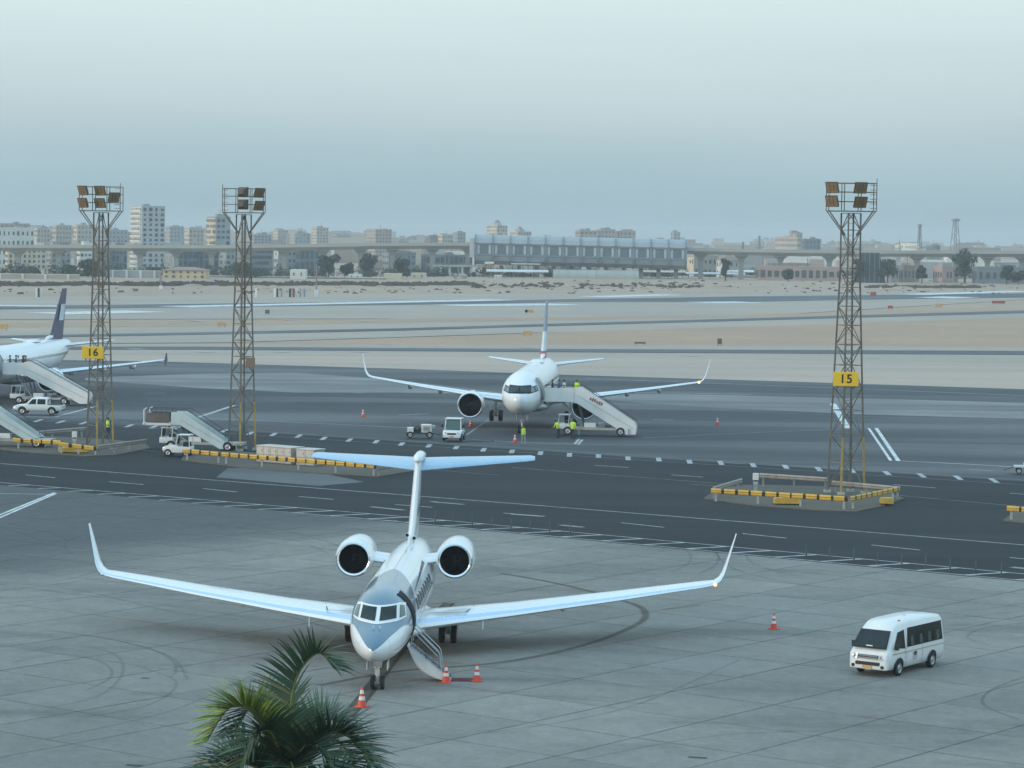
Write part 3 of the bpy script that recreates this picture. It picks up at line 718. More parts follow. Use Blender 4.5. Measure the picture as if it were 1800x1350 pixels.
    md = air.modifiers.new('thick', 'SOLIDIFY'); md.thickness = .03
    for kk in (0, -1):
        edge_ = [r_[kk] for r_ in sk]; top_ = [h0 + dv * u + Vector((0, (edge_[i] - h0 - dv * u).y, 0)) for i, u in enumerate(np.linspace(-.04, 1, 15))]
        MB().grid([edge_, top_]).build('side_closure', M('airstair_white'), air, fix=False)
    for k in range(7):
        p = h0 + dv * ((k + .6) / 7.2); MB().box((p.x, p.y, p.z + .03), (.26, .82, .035)).build('step', dark_steel, air)
    for s_ in (-.47, .47):
        MB().bar(h0 + Vector((0, s_, 0)), f0 + Vector((0, s_, 0)), .05, .12).build('stringer', pale_steel, air)
        a_ = h0 + Vector((.05, s_, .95)); b_ = h0 + dv * .62 + Vector((.1, s_, .72)); c_ = h0 + dv * .78 + Vector((0, s_, .05))
        MB().tube([h0 + Vector((.1, s_, .1)), a_, b_, b_ + Vector((.08, 0, -.12)), c_], .022, 8).build('handrail', pale_steel, air, smooth=60)
        MB().tube([a_ + Vector((0, 0, -.22)), b_ + Vector((0, 0, -.26))], .018, 8).build('handrail', pale_steel, air, smooth=60)
        MB().tube([h0 + dv * .3 + Vector((0, s_, .62)), h0 + dv * .42 + Vector((0, s_, .02))], .016, 6).build('rail_post', dark_steel, air)
    # landing gear
    ng = MB().tube([(0, 2.75, 1.35), (0, 2.6, .75), (0, 2.56, .27)], [.10, .085, .06], 10).bar((0, 2.3, 1.1), (0, 2.55, .6), .05).bar((-.2, 2.56, .27), (.2, 2.56, .27), .07)
    ng.box((0, 2.42, .78), (.2, .1, .34)).box((0, 2.62, 1.1), (.34, .24, .4)).tube([(-.08, 2.36, .95), (-.08, 2.34, .9)], .06, 10).tube([(.08, 2.36, .95), (.08, 2.34, .9)], .06, 10)
    ng = ng.build('nose_gear', M('gear_white', (.60, .60, .58), .45, 0, .15, 5, dirt=.35), root, smooth=40)
    for sg in (-1, 1):
        wheel(ng, (sg * .20, 2.56, .28), .28, .17)
        MB().box((sg * .42, 2.7, 1.0), (.03, .9, .34)).build('gear_door', white_paint, ng)
        mg = MB().tube([(sg * 2.1, 16.2, 1.5), (sg * 2.15, 16.05, .45)], [.14, .10], 12).bar((sg * 1.2, 16.3, 1.3), (sg * 2.1, 16.1, .75), .08).bar((sg * 1.8, 16.05, .45), (sg * 2.5, 16.05, .45), .12).build('main_gear', M('gear_white'), root, smooth=40)
        for w_ in (-.27, .27): wheel(mg, (sg * 2.15 + w_, 16.05, .44), .44, .27)
        MB().box((sg * 2.62, 16.1, .98), (.04, .9, .75)).build('gear_door', white_paint, mg)
    return root

def airliner(loc, rz, label, L=44.5, fin_cols=None, tip='sharklet', lamp=True):
    root = empty('airliner', loc, rz, label, 'airplane')
    d = L - 44.5
    H = Hull([(0, 3.47, 3.33, .06), (.12, 3.80, 2.98, .36), (.4, 4.08, 2.66, .66), (.9, 4.36, 2.38, .99), (1.6, 4.66, 2.14, 1.32), (2.3, 5.02, 1.99, 1.56), (3.0, 5.40, 1.89, 1.73), (3.8, 5.66, 1.83, 1.86), (4.8, 5.82, 1.79, 1.94), (6, 5.90, 1.78, 1.975),
              (28 + d, 5.9, 1.78, 1.975), (32 + d, 5.9, 2.1, 1.92), (36 + d, 5.86, 2.85, 1.66), (40 + d, 5.75, 3.75, 1.15), (43 + d, 5.6, 4.5, .6), (44.5 + d, 5.35, 4.9, .2)])
    ys = [0, .04, .08, .12, .2, .3, .4, .6, .9, 1.2, 1.6, 2, 2.3, 2.65, 3, 3.4, 3.8, 4.3, 4.8, 5.4, 6] + list(np.linspace(8, 28 + d, 14)) + list(np.linspace(29.5 + d, 44.5 + d, 13))
    mb, at = H.skin(ys, 56)
    fus = mb.build('fuselage', airliner_skin(), root, smooth=60, attrs=at)
    MB().rings([[Vector((w * math.cos(2 * math.pi * k / 24), y, 2.05 + h * math.sin(2 * math.pi * k / 24))) for k in range(24)] for y, w, h in ((12, .2, .1), (13.5, 1.7, .5), (15, 2.05, .62), (21, 2.1, .66), (24.5, 1.5, .45), (26.5, .2, .1))]).build('belly_fairing', M('belly_grey', (.55, .57, .58), .35), root, smooth=60)
    wy = 14.0 + d * .45
    for sg in (-1, 1):
        secs = densify([(1.7, wy - .3, 2.55, 7.0, .14, 3, 2.5), (3.2, wy + .7, 2.66, 6.2, .13, 5, 2), (6.4, wy + 2.4, 2.98, 4.4, .12, 5, 1.5), (11.5, wy + 5.1, 3.58, 2.9, .11, 6.5, 1), (16.3, wy + 7.6, 4.2, 1.75, .10, 7, .5)], 4)
        if tip == 'sharklet': secs += [(16.75, wy + 7.9, 4.3, 1.6, .09, 22, 0), (17.05, wy + 8.2, 4.5, 1.45, .09, 46, 0), (17.25, wy + 8.5, 4.85, 1.3, .085, 68, 0), (17.5, wy + 9.1, 5.7, .95, .08, 75, 0), (17.72, wy + 9.8, 6.55, .5, .07, 76, 0)]
        w = surface('wing', secs, [white_paint, sky_band], root, sg, lead=2)
        if tip != 'sharklet':
            surface('wingtip_fence', [(16.35, wy + 7.9, 3.55, .5, .06, 90, 0), (16.35, wy + 7.6, 4.2, 1.75, .07, 90, 0), (16.35, wy + 8.4, 5.0, .5, .06, 90, 0)], M('fence_dark', (.10, .09, .15), .4), w, sg)
        if lamp and sg > 0: MB().lathe([(-.16, .02), (-.08, .12), (.06, .13), (.2, .03)], (sg * 16.6, wy + 7.85, 4.27), 'y', 10).build('wingtip_lamp', orange_lamp, w, smooth=60)
        for x, ch, zz_ in ((6.0, 6.6, 2.85), (9.4, 7.2, 3.2), (12.6, 8.2, 3.55)):
            MB().tube([(sg * x, wy + ch - 2, zz_ - .02), (sg * x, wy + ch - .8, zz_ - .22), (sg * x, wy + ch + .4, zz_ - .28), (sg * x, wy + ch + 1.6, zz_ - .05)], [.04, .2, .22, .04], 10).build('flap_track_fairing', M('belly_grey'), w, smooth=60)
        e = nacelle(root, (sg * 5.55, wy - 2.4, 2.2), 4.2, 1.06, 1.32, .85, white_paint, blades=18)
        MB().add([(sg * 5.55 + s_ * .2, wy - 1.2 + y, z) for s_ in (-1, 1) for y, z in ((0, 3.42), (2.2, 3.5), (4.6, 3.0), (4.2, 2.4), (1.5, 3.1))], [(0, 1, 2, 3, 4), (9, 8, 7, 6, 5), (0, 5, 6, 1), (1, 6, 7, 2), (2, 7, 8, 3), (3, 8, 9, 4), (4, 9, 5, 0)]).build('pylon', M('belly_grey'), e)
        for s_ in (-1, 1): MB().box((sg * 5.55 + s_ * .95, wy - 1.3, 3.1), (.03, .9, .22), rot=Matrix.Rotation(s_ * -.7, 3, 'Y')).build('nacelle_strake', M('belly_grey'), e)
        surface('tailplane', [(.6, 37.2 + d, 5.0, 4.0, .10, 4, 0), (6.2, 40.9 + d, 5.62, 1.6, .09, 6, 0)], [white_paint, sky_band], root, sg, lead=1)
        mg = MB().tube([(sg * 3.8, wy + 7.6, 2.6), (sg * 3.8, wy + 7.9, .6)], [.2, .14], 12).bar((sg * 2.3, wy + 7.6, 2.3), (sg * 3.7, wy + 7.8, 1.2), .12).bar((sg * 3.4, wy + 7.9, .58), (sg * 4.2, wy + 7.9, .58), .16).build('main_gear', M('gear_white'), root, smooth=40)
        for w_ in (-.46, .46): wheel(mg, (sg * 3.8 + w_, wy + 7.9, .58), .58, .40)
        MB().box((sg * 4.3, wy + 7.7, 1.75), (.05, 1.3, 1.3)).build('gear_door', white_paint, mg)
    ng = MB().tube([(0, 5.3, 2.0), (0, 5.1, .38)], [.13, .09], 10).bar((0, 4.4, 1.9), (0, 5.05, 1.0), .07).bar((-.3, 5.1, .38), (.3, 5.1, .38), .1).box((0, 4.98, 1.25), (.4, .12, .22)).build('nose_gear', M('gear_white'), root, smooth=40)
    for sg in (-1, 1):
        wheel(ng, (sg * .27, 5.1, .38), .38, .22)
        MB().box((sg * .5, 5.5, 1.55), (.04, 1.5, .5)).build('gear_door', white_paint, ng)
    # fin, painted in bands from the top down
    zs = [5.7, 6.6, 7.5, 8.6, 10.2, 11.75]; secs = []
    for z in zs:
        f = (z - 5.7) / 6.05; secs.append((0, 35.0 + d + 6.0 * f + (-.9 if z < 6 else 0), z, 6.2 - 4.0 * f + (.9 if z < 6 else 0), .10, 90, 0))
    m_ = len(foil((0, 0, 0), 1, .1)); mbf = MB().rings([foil(s_[:3], s_[3], s_[4], R(90)) for s_ in secs])
    for i, c in enumerate(fin_cols):
        for k in range(m_): mbf.m[i * m_ + k] = c
    mbf.m[-1] = fin_cols[-1]
    cols = [white_paint, M('fin_blue_grey', (.20, .26, .32), .35), M('fin_red', (.45, .05, .05), .4), M('fin_purple', (.062, .055, .115), .4), M('fin_pale', (.62, .66, .70), .35)]
    fin = mbf.build('tail_fin', cols, root, smooth=45)
    MB().tube([(0, 33.2 + d, 5.85), (0, 34.2 + d, 6.05), (0, 36 + d, 6.15)], [.05, .22, .25], 10).build('dorsal_fairing', white_paint, fin, smooth=60)
    # windows and doors
    F = lambda o: (lambda x, z: H.front(x, z, o))
    mask = MB(); pane = []
    for sg in (-1, 1):
        mask.grid(quad_patch(F(.015), [(sg * .0, 4.72), (sg * 1.02, 4.76), (sg * 1.10, 4.02), (sg * .0, 4.04)], 10, 6))
        mask.grid(quad_patch(lambda y, z: H.side(y, z, sg, .015), [(1.98, 4.70 - .12), (3.35, 4.72), (3.1, 4.2), (1.05, 3.98)], 10, 6))
    mk = mask.build('cockpit_mask', M('mask_black', (.012, .014, .017), .5, spec=.15), root, smooth=60)
    for sg in (-1, 1):
        MB().grid(quad_patch(F(.03), [(sg * .06, 4.64), (sg * .92, 4.66), (sg * 1.0, 4.12), (sg * .06, 4.12)], 8, 6)).build('windscreen_pane', glass_dark, mk, smooth=60)
        MB().grid(quad_patch(lambda y, z: H.side(y, z, sg, .03), [(2.02, 4.5), (2.55, 4.62), (2.35, 4.18), (1.5, 4.08)], 6, 6)).build('side_pane', M('pane_sheen', (.16, .19, .20), .1), mk, smooth=60)
        MB().grid(quad_patch(lambda y, z: H.side(y, z, sg, .03), [(2.68, 4.6), (3.2, 4.62), (3.02, 4.26), (2.48, 4.2)], 6, 6)).build('side_pane', M('pane_sheen'), mk, smooth=60)
    for sg in (-1, 1):
        ws = MB()
        for k in range(int((L - 13) / .53)):
            wv, wf = oval(lambda a, b: H.side(a, b, sg, .012), 7.2 + k * .533, 4.25, .12, .17, 8); ws.add(wv, wf)
        tag(ws.build('cabin_window_row', glass_dark, fus, fix=False), kind='stuff')
        if sg < 0: MB().grid(quad_patch(lambda y, z: H.side(y, z, sg, .008), [(4.8, 5.15), (5.65, 5.15), (5.65, 3.35), (4.8, 3.35)], 4, 8)).build('cabin_door', M('belly_grey'), fus, smooth=60)
    MB().grid(quad_patch(lambda y, z: H.side(y, z, 1, .02), [(4.75, 5.3), (5.75, 5.3), (5.75, 3.3), (4.75, 3.3)], 6, 10)).build('door_opening', interior, root, smooth=60)
    dr = MB().grid([[H.side(3.75 + .95 * u, 3.35 + 1.85 * v, 1, .28) for u in np.linspace(0, 1, 5)] for v in np.linspace(0, 1, 8)]).build('cabin_door', M('door_edge', (.30, .32, .33), .4), root, smooth=60, fix=False)
    dm = dr.modifiers.new('thick', 'SOLIDIFY'); dm.thickness = .12
    MB().box((0, 24.2 + d, 6.0), (.12, .6, .35), taper=(.6, .5)).build('antenna', white_paint, fus)
    MB().box((0, 26 + d * .5, 6.0), (1.5, 2.8, .26), taper=(.6, .8)).build('antenna_dome', white_paint, fus, bevel=.06, smooth=50)
    return root, H

JET = business_jet((-5.46, 111.4, 0), R(-1.8))
A1, HA = airliner((.62, 259.0, 0), R(-4.2), 'white airliner facing the camera, boarding stairs at its open front door', 44.5, [2, 4, 4, 1, 1], 'sharklet')
A2, _ = airliner((-57.4, 295.5, 0), R(-5.3), 'white airliner cut by the frame, dark purple tail fin', 41.5, [3, 3, 3, 3, 3], 'fence', lamp=False)
em = MB()
for sg in (-1, 1): em.add([(sg * .26, 35.3, 8.0), (sg * .26, 37.6, 8.0), (sg * .24, 38.5, 9.9), (sg * .24, 36.6, 9.9)], [(0, 1, 2, 3)])
em.build('tail_emblem', M('emblem_white', (.62, .64, .66), .4, 0, .3, 2.5), A2, fix=False)

# ------------------------------------------------------------------ road vehicles
def car_wheel(parent, c, r, w):
    """wheel turning about the local y axis"""
    def ring(prof, mat, nm, par):
        rings = [[(c[0] + rr * math.cos(2 * math.pi * k / 20), c[1] + a, c[2] + rr * math.sin(2 * math.pi * k / 20)) for k in range(20)] for a, rr in prof]
        return MB().rings(rings, cap=False).build(nm, mat, par, smooth=40)
    t = ring([(-w / 2, r * .62), (-w / 2, r * .9), (-w * .36, r), (w * .36, r), (w / 2, r * .9), (w / 2, r * .62)], rubber, 'wheel', parent)
    ring([(-w * .46, .004), (-w * .46, r * .3), (-w * .34, r * .45), (-w * .47, r * .63), (w * .47, r * .63), (w * .34, r * .45), (w * .46, r * .3), (w * .46, .004)], rim_grey, 'rim', t)
    return t
class Body:
    """car body: stations along x (nose at +x); each gives floor, belt and roof heights and half widths"""
    def __init__(s, st): s.st = st
    def ring(s, x, zb, zw, zr, wb, ww, wr, wf=None):
        r = .10
        prof = [(0, zb), (wb * .9, zb), (wb, zb + .06), (ww, zb + (zw - zb) * .45), (ww, zw), (wr + (ww - wr) * .12, zr - min(.14, (zr - zw) * .3)), (wr * .90, zr - .02), (0, zr)]
        left = [(x, y, z) for y, z in prof]; right = [(x, -y, z) for y, z in reversed(prof[1:-1])]
        return left + right
    def build(s, name, mat, parent, sub=1):
        mb = MB().rings([s.ring(*q) for q in s.st])
        o = mb.build(name, mat, parent, smooth=50); return o
    def at(s, x):
        st = sorted(s.st); 
        for a, b in zip(st, st[1:]):
            if a[0] <= x <= b[0]:
                t = (x - a[0]) / max(1e-6, b[0] - a[0]); return [p + (q - p) * t for p, q in zip(a, b)]
        return list(st[0] if x < st[0][0] else st[-1])
    def side(s, x, z, sg, off=.012):
        _, zb, zw, zr, wb, ww, wr = s.at(x)[:7]
        zt = zr - min(.14, (zr - zw) * .3); yt = wr + (ww - wr) * .12
        if z <= zb + (zw - zb) * .45: y = wb + (ww - wb) * max(0, (z - zb - .06) / max(.01, (zw - zb) * .45 - .06))
        elif z <= zw: y = ww
        else: y = ww + (yt - ww) * min(1, (z - zw) / max(.01, zt - zw))
        return Vector((x, sg * (y + off), z))
def patch(pts, name, mat, parent, n=5, thick=0):
    """bent quad through four points"""
    P4 = [Vector(p) for p in pts]
    g = [[(1 - v) * ((1 - u) * P4[0] + u * P4[1]) + v * ((1 - u) * P4[3] + u * P4[2]) for u in np.linspace(0, 1, n)] for v in np.linspace(0, 1, n)]
    return MB().grid(g).build(name, mat, parent, fix=False)
def side_win(B, c, sg, name, mat, parent, off=.014):
    g = [[B.side(*[float(t) for t in ((1 - v) * ((1 - u) * np.array(c[0]) + u * np.array(c[1])) + v * ((1 - u) * np.array(c[3]) + u * np.array(c[2])))], sg, off) for u in np.linspace(0, 1, 6)] for v in np.linspace(0, 1, 5)]
    return MB().grid(g).build(name, mat, parent, smooth=60, fix=False)

def minibus(loc, rz):
    root = empty('passenger_van', loc, rz, 'white high-roof passenger van driving across the concrete apron', 'van')
    # x forward, length 5.38
    B = Body([(-2.73, .42, 1.05, 2.0, .83, .90, .68), (-2.68, .33, 1.05, 2.16, .87, .93, .75), (-2.45, .28, 1.06, 2.26, .89, .945, .79), (-1.2, .27, 1.07, 2.31, .90, .95, .81), (0.6, .27, 1.07, 2.31, .90, .95, .81), (1.1, .27, 1.07, 2.29, .90, .95, .79),
              (1.45, .27, 1.07, 2.24, .89, .945, .77), (1.75, .27, 1.07, 2.11, .89, .94, .75), (2.05, .27, 1.07, 1.79, .89, .935, .74), (2.32, .28, 1.06, 1.40, .89, .93, .79), (2.5, .29, 1.03, 1.17, .89, .92, .82), (2.62, .31, .93, 1.05, .87, .90, .82), (2.67, .36, .76, .90, .82, .84, .76)])
    body = B.build('body', white_body, root)
    # windscreen with black surround, lying on the raked front
    wsx = lambda z: 2.365 - (z - 1.36) * .735 + .035
    patch([(wsx(1.95) + .02, .72, 1.95), (wsx(1.95) + .02, -.72, 1.95), (wsx(1.22) + .09, -.84, 1.22), (wsx(1.22) + .09, .84, 1.22)], 'windscreen_surround', black, root)
    ws = patch([(wsx(1.91) + .04, .66, 1.91), (wsx(1.91) + .04, -.66, 1.91), (wsx(1.27) + .10, -.78, 1.27), (wsx(1.27) + .10, .78, 1.27)], 'windscreen', M('van_glass', (.02, .03, .035), .06, spec=.3), root)
    MB().box((wsx(1.3) + .12, .0, 1.33), (.03, .3, .05)).build('dashboard_paper', white_body, ws)
    for sg in (-1, 1):
        side_win(B, [(1.06, 1.93), (1.58, 1.86), (2.0, 1.22), (1.06, 1.12)], sg, 'cab_window', glass_dark, root)
        sw = side_win(B, [(-2.5, 1.98), (.74, 1.98), (.88, 1.16), (-2.5, 1.16)], sg, 'side_glazing', glass_dark, root)
        for x in (-1.65, -.85, -.05):
            side_win(B, [(x - .025, 1.97), (x + .025, 1.97), (x + .025, 1.17), (x - .025, 1.17)], sg, 'window_pillar', black, sw, .022)
        for x in (-2.05, -1.25, -.45, .4):
            side_win(B, [(x - .14, 1.62), (x + .1, 1.62), (x + .14, 1.2), (x - .16, 1.2)], sg, 'seat_back', M('van_seat', (.075, .08, .07), .8), sw, .018)
        side_win(B, [(-2.6, .985), (2.2, .985), (2.2, .945), (-2.6, .945)], sg, 'gold_stripe', M('gold_stripe', (.50, .36, .14), .45), root, .016)
        # door emblem: a shield shaped badge of dark and pale fields
        wv, wf = oval(lambda a, b: B.side(a, b, sg, .02), .12, .72, .19, .2, 16, 2); em_ = MB().add(wv, wf).build('door_emblem', M('emblem_grey', (.50, .47, .46), .5, 0, .3, 9), root, fix=False)
        wv, wf = oval(lambda a, b: B.side(a, b, sg, .026), .14, .83, .16, .09, 12, 2); MB().add(wv, wf).build('emblem_field', M('emblem_dark', (.10, .08, .06), .5, 0, .5, 14), em_, fix=False)
        for xd in (1.05, .92, -.55):
            side_win(B, [(xd - .008, 1.95), (xd + .008, 1.95), (xd + .008, .34), (xd - .008, .34)], sg, 'door_seam', M('seam_dark', (.10, .10, .10), .7), root, .014)
        MB().box(B.side(1.0, 1.02, sg, .03), (.16, .03, .035)).build('door_handle', white_body, root)
        for xw in (1.62, -1.49):
            wv, wf = oval(lambda a, b: B.side(a, max(.27, b), sg, .035), xw, .36, .43, .42, 20, 2); MB().add(wv, wf).build('wheel_arch', black, root, fix=False)
            car_wheel(root, (xw, sg * .88, .335), .335, .22)
        hl = MB().grid([[Vector((2.72 - .14 * u ** 2 - .04 * v, sg * (.52 + .40 * u), .76 + .20 * v)) for u in np.linspace(0, 1, 5)] for v in np.linspace(0, 1, 4)]).build('headlight', M('lamp_clear', (.55, .58, .58), .1, .3, .3, 8), root, smooth=60, fix=False)
        MB().lathe([(0, .055), (.03, .05), (.03, .002)], (2.69, sg * .62, .86), 'x', 12).build('headlight_bowl', chrome, hl)
        MB().lathe([(-.04, .085), (.025, .075), (.02, .002)], (2.70, sg * .70, .45), 'x', 12).build('fog_lamp', black, root)
        mr = MB().box((2.02, sg * 1.05, 1.28), (.12, .16, .26)).bar((1.95, sg * .88, 1.2), (2.0, sg * 1.0, 1.24), .05).build('wing_mirror', black, root, bevel=.02)
        MB().box((-2.71, sg * .78, 1.15), (.05, .14, .5)).build('tail_light', M('tail_red', (.40, .03, .03), .3), root)
    MB().box((2.715, 0, .575), (.05, 1.16, .15)).build('air_intake', black, root, bevel=.02)
    gr = MB().box((2.67, 0, .86), (.09, 1.0, .17)).build('grille', M('grille_grey', (.05, .05, .055), .4, .3), root, bevel=.02)
    for z in (.815, .91): MB().box((2.725, 0, z), (.03, .98, .045)).build('grille_bar', chrome, gr)
    bp = MB().rings([[(x, y * w, z) for y, z in ((-1, .34), (-1, .66), (1, .66), (1, .34))] for x, w in ((2.52, .93), (2.64, .89), (2.70, .74))]).build('front_bumper', white_body, root, bevel=.02, smooth=50)
    MB().box((2.735, -.02, .41), (.012, .42, .17)).build('number_plate', M('plate_orange', (.60, .36, .18), .5, 0, .25, 12), bp)
    MB().tube([(1.05, .60, 2.16), (1.05, .60, 2.23)], [.12, .10], 12).tube([(1.05, .60, 2.23), (1.05, .60, 2.33)], [.065, .05], 12).build('beacon', M('beacon_red', (.45, .10, .08), .25), root, smooth=40)
    MB().tube([(-.6, 0, 2.28), (-.6, 0, 2.32)], [.07, .06], 12).build('roof_vent', grey_steel, root)
    MB().box((-2.74, 0, .46), (.1, 1.7, .24)).build('rear_bumper', white_body, root, bevel=.03)
    patch([(-2.70, -.62, 1.88), (-2.70, .62, 1.88), (-2.745, .74, 1.2), (-2.745, -.74, 1.2)], 'rear_window', glass_dark, root)
    return root
v0 = G(1575, 1188); v1 = G(1637, 1172); vd = (v0 - v1).normalized()
VAN = minibus((0, 0, 0), math.atan2(vd.y, vd.x))
VAN.location = (v0 + v1) / 2 - vd * .065 - Vector((-vd.y, vd.x, 0)) * .87

def pickup(loc, rz, label):
    root = empty('pickup_truck', loc, rz, label, 'pickup')
    B = Body([(-2.55, .45, .92, .98, .78, .84, .80), (-2.5, .40, .95, 1.0, .82, .87, .84), (-1.05, .38, .96, 1.0, .84, .89, .86), (-1.0, .38, .96, 1.68, .84, .89, .66), (-.8, .38, .96, 1.74, .84, .89, .68), (.35, .38, .96, 1.74, .84, .89, .68), (.62, .38, .96, 1.66, .84, .89, .67),
              (1.22, .38, .96, 1.08, .84, .88, .76), (2.1, .40, .90, .98, .82, .86, .74), (2.42, .42, .78, .86, .76, .80, .68), (2.52, .5, .66, .72, .68, .72, .6)])
    B.build('body', white_body, root)
    patch([(.66, .60, 1.64), (.66, -.60, 1.64), (1.2, -.72, 1.12), (1.2, .72, 1.12)], 'windscreen', glass_dark, root)
    for sg in (-1, 1):
        side_win(B, [(.12, 1.58), (.52, 1.55), (.92, 1.08), (.12, 1.06)], sg, 'front_window', glass_dark, root)
        side_win(B, [(-.85, 1.58), (-.02, 1.58), (-.02, 1.06), (-.85, 1.06)], sg, 'rear_side_window', glass_dark, root)
        for xw in (1.55, -1.5):
            wv, wf = oval(lambda a, b: B.side(a, max(.38, b), sg, .012), xw, .42, .44, .42, 18, 2); MB().add(wv, wf).build('wheel_arch', black, root, fix=False)
            car_wheel(root, (xw, sg * .80, .37), .37, .24)
        MB().box((2.42, sg * .6, .76), (.12, .26, .14)).build('headlight', M('lamp_clear'), root, bevel=.03)
        MB().box((-2.54, sg * .78, .84), (.05, .12, .26)).build('tail_light', M('tail_red'), root)
        MB().box((.95, sg * 1.0, 1.1), (.1, .18, .16)).build('wing_mirror', white_body, root, bevel=.03)
    MB().box((-1.78, 0, 1.01), (1.34, 1.5, .03)).build('load_bed', black, root)
    MB().tube([(-1.08, -.7, 1.0), (-1.12, -.66, 1.5), (-1.12, .66, 1.5), (-1.08, .7, 1.0)], .04, 8).build('roll_bar', dark_steel, root, smooth=60)
    MB().box((-2.58, 0, .5), (.14, 1.6, .14)).build('rear_bumper', dark_steel, root, bevel=.03)
    MB().box((2.5, 0, .52), (.14, 1.5, .2)).build('front_bumper', white_body, root, bevel=.04)
    return root
p_ = G(66, 729); pickup((p_.x, p_.y + .9, 0), R(176), 'white double-cab pickup parked below the boarding stairs of the purple-tailed airliner')

def tug(loc, rz):
    root = empty('tow_tractor', loc, rz, 'small white cab tow tractor standing under the engine of the middle airliner', 'tractor')
    B = Body([(-1.35, .4, .86, .92, .8, .84, .78), (-.2, .36, .92, 1.0, .84, .88, .8), (.1, .36, .94, 1.02, .84, .88, .8), (.75, .36, .92, 1.0, .84, .88, .78), (1.25, .38, .8, .92, .8, .84, .7), (1.42, .46, .66, .74, .7, .74, .6)])
    B.build('body', white_body, root)
    cab = MB()
    for sx in (-.75, .35):
        for sy in (-.74, .74): cab.bar((sx + (.3 if sx > 0 else 0), sy, .95), (sx, sy * .92, 1.95), .09)
    cab.build('cab_frame', white_body, root)
    MB().box((-.22, 0, 1.99), (1.45, 1.52, .09)).build('cab_roof', white_body, root, bevel=.03)
    patch([(.40, .62, 1.88), (.40, -.62, 1.88), (.64, -.68, 1.05), (.64, .68, 1.05)], 'windscreen', M('tug_glass', (.07, .13, .13), .08), root)
    for sg in (-1, 1):
        patch([(-.68, sg * .70, 1.88), (.30, sg * .70, 1.88), (.55, sg * .75, 1.02), (-.68, sg * .75, 1.02)], 'cab_window', M('tug_glass'), root)
        for xw in (.85, -.9): car_wheel(root, (xw, sg * .78, .36), .36, .24)
        MB().lathe([(0, .1), (.05, .09), (.05, .002)], (1.36, sg * .56, .74), 'x', 12).build('headlight', M('lamp_clear'), root)
        MB().box((.7, sg * .98, 1.35), (.06, .18, .26)).build('wing_mirror', black, root)
    patch([(-.72, .62, 1.85), (-.72, -.62, 1.85), (-.76, -.66, 1.05), (-.76, .66, 1.05)], 'rear_window', M('tug_glass'), root)
    MB().box((0, 0, 1.12), (.5, .9, .3)).build('seat', black, root, bevel=.05)
    MB().box((1.46, 0, .44), (.12, 1.62, .22)).build('front_bumper', white_body, root, bevel=.03)
    MB().box((1.45, 0, .68), (.04, .8, .16)).build('grille', dark_steel, root)
    MB().box((1.53, 0, .44), (.01, .4, .12)).build('number_plate', M('plate_orange'), root)
    MB().bar((-1.3, 0, .4), (-1.75, 0, .38), .1).build('tow_hitch', dark_steel, root)
    return root
p_ = G(797, 776); tug((p_.x, p_.y + 1.5, 0), R(-97))

def power_cart(loc, rz):
    root = empty('ground_power_cart', loc, rz, 'low white and black ground power cart left of the tow tractor', 'equipment cart')
    MB().box((0, 0, .42), (2.5, 1.25, .16)).build('chassis', dark_steel, root)
    MB().box((.62, 0, .86), (.95, 1.2, .72)).build('generator_box', white_body, root, bevel=.03)
    for k in range(4): MB().box((.62, -.615, .66 + k * .12), (.6, .02, .05)).build('vent_slat', dark_steel, root)
    MB().box((-.85, 0, .72), (.55, 1.2, .42)).build('fuel_box', white_body, root, bevel=.03)
    MB().box((-.15, 0, .68), (.8, 1.1, .3)).build('cable_tray', black, root, bevel=.04)
    MB().tube([(-.5, -.3, .85), (-.2, .1, 1.02), (.1, -.2, .88), (-.1, -.4, .9)], .06, 8).build('cable', black, root, smooth=60)
    MB().tube([(-.9, .2, .9), (-.95, .25, 1.6)], .025, 6).build('whip_pole', M('beacon_red'), root)
    MB().box((1.28, .1, 1.0), (.3, .5, .3)).build('control_panel', pale_steel, root, bevel=.02)
    for sx in (-.9, .9):
        for sy in (-.6, .6): car_wheel(root, (sx, sy, .3), .3, .18)
    MB().bar((1.2, 0, .4), (1.95, -.1, .25), .07).build('tow_bar', dark_steel, root)
    return root
p_ = G(737, 770); power_cart((p_.x, p_.y + .7, 0), R(4))

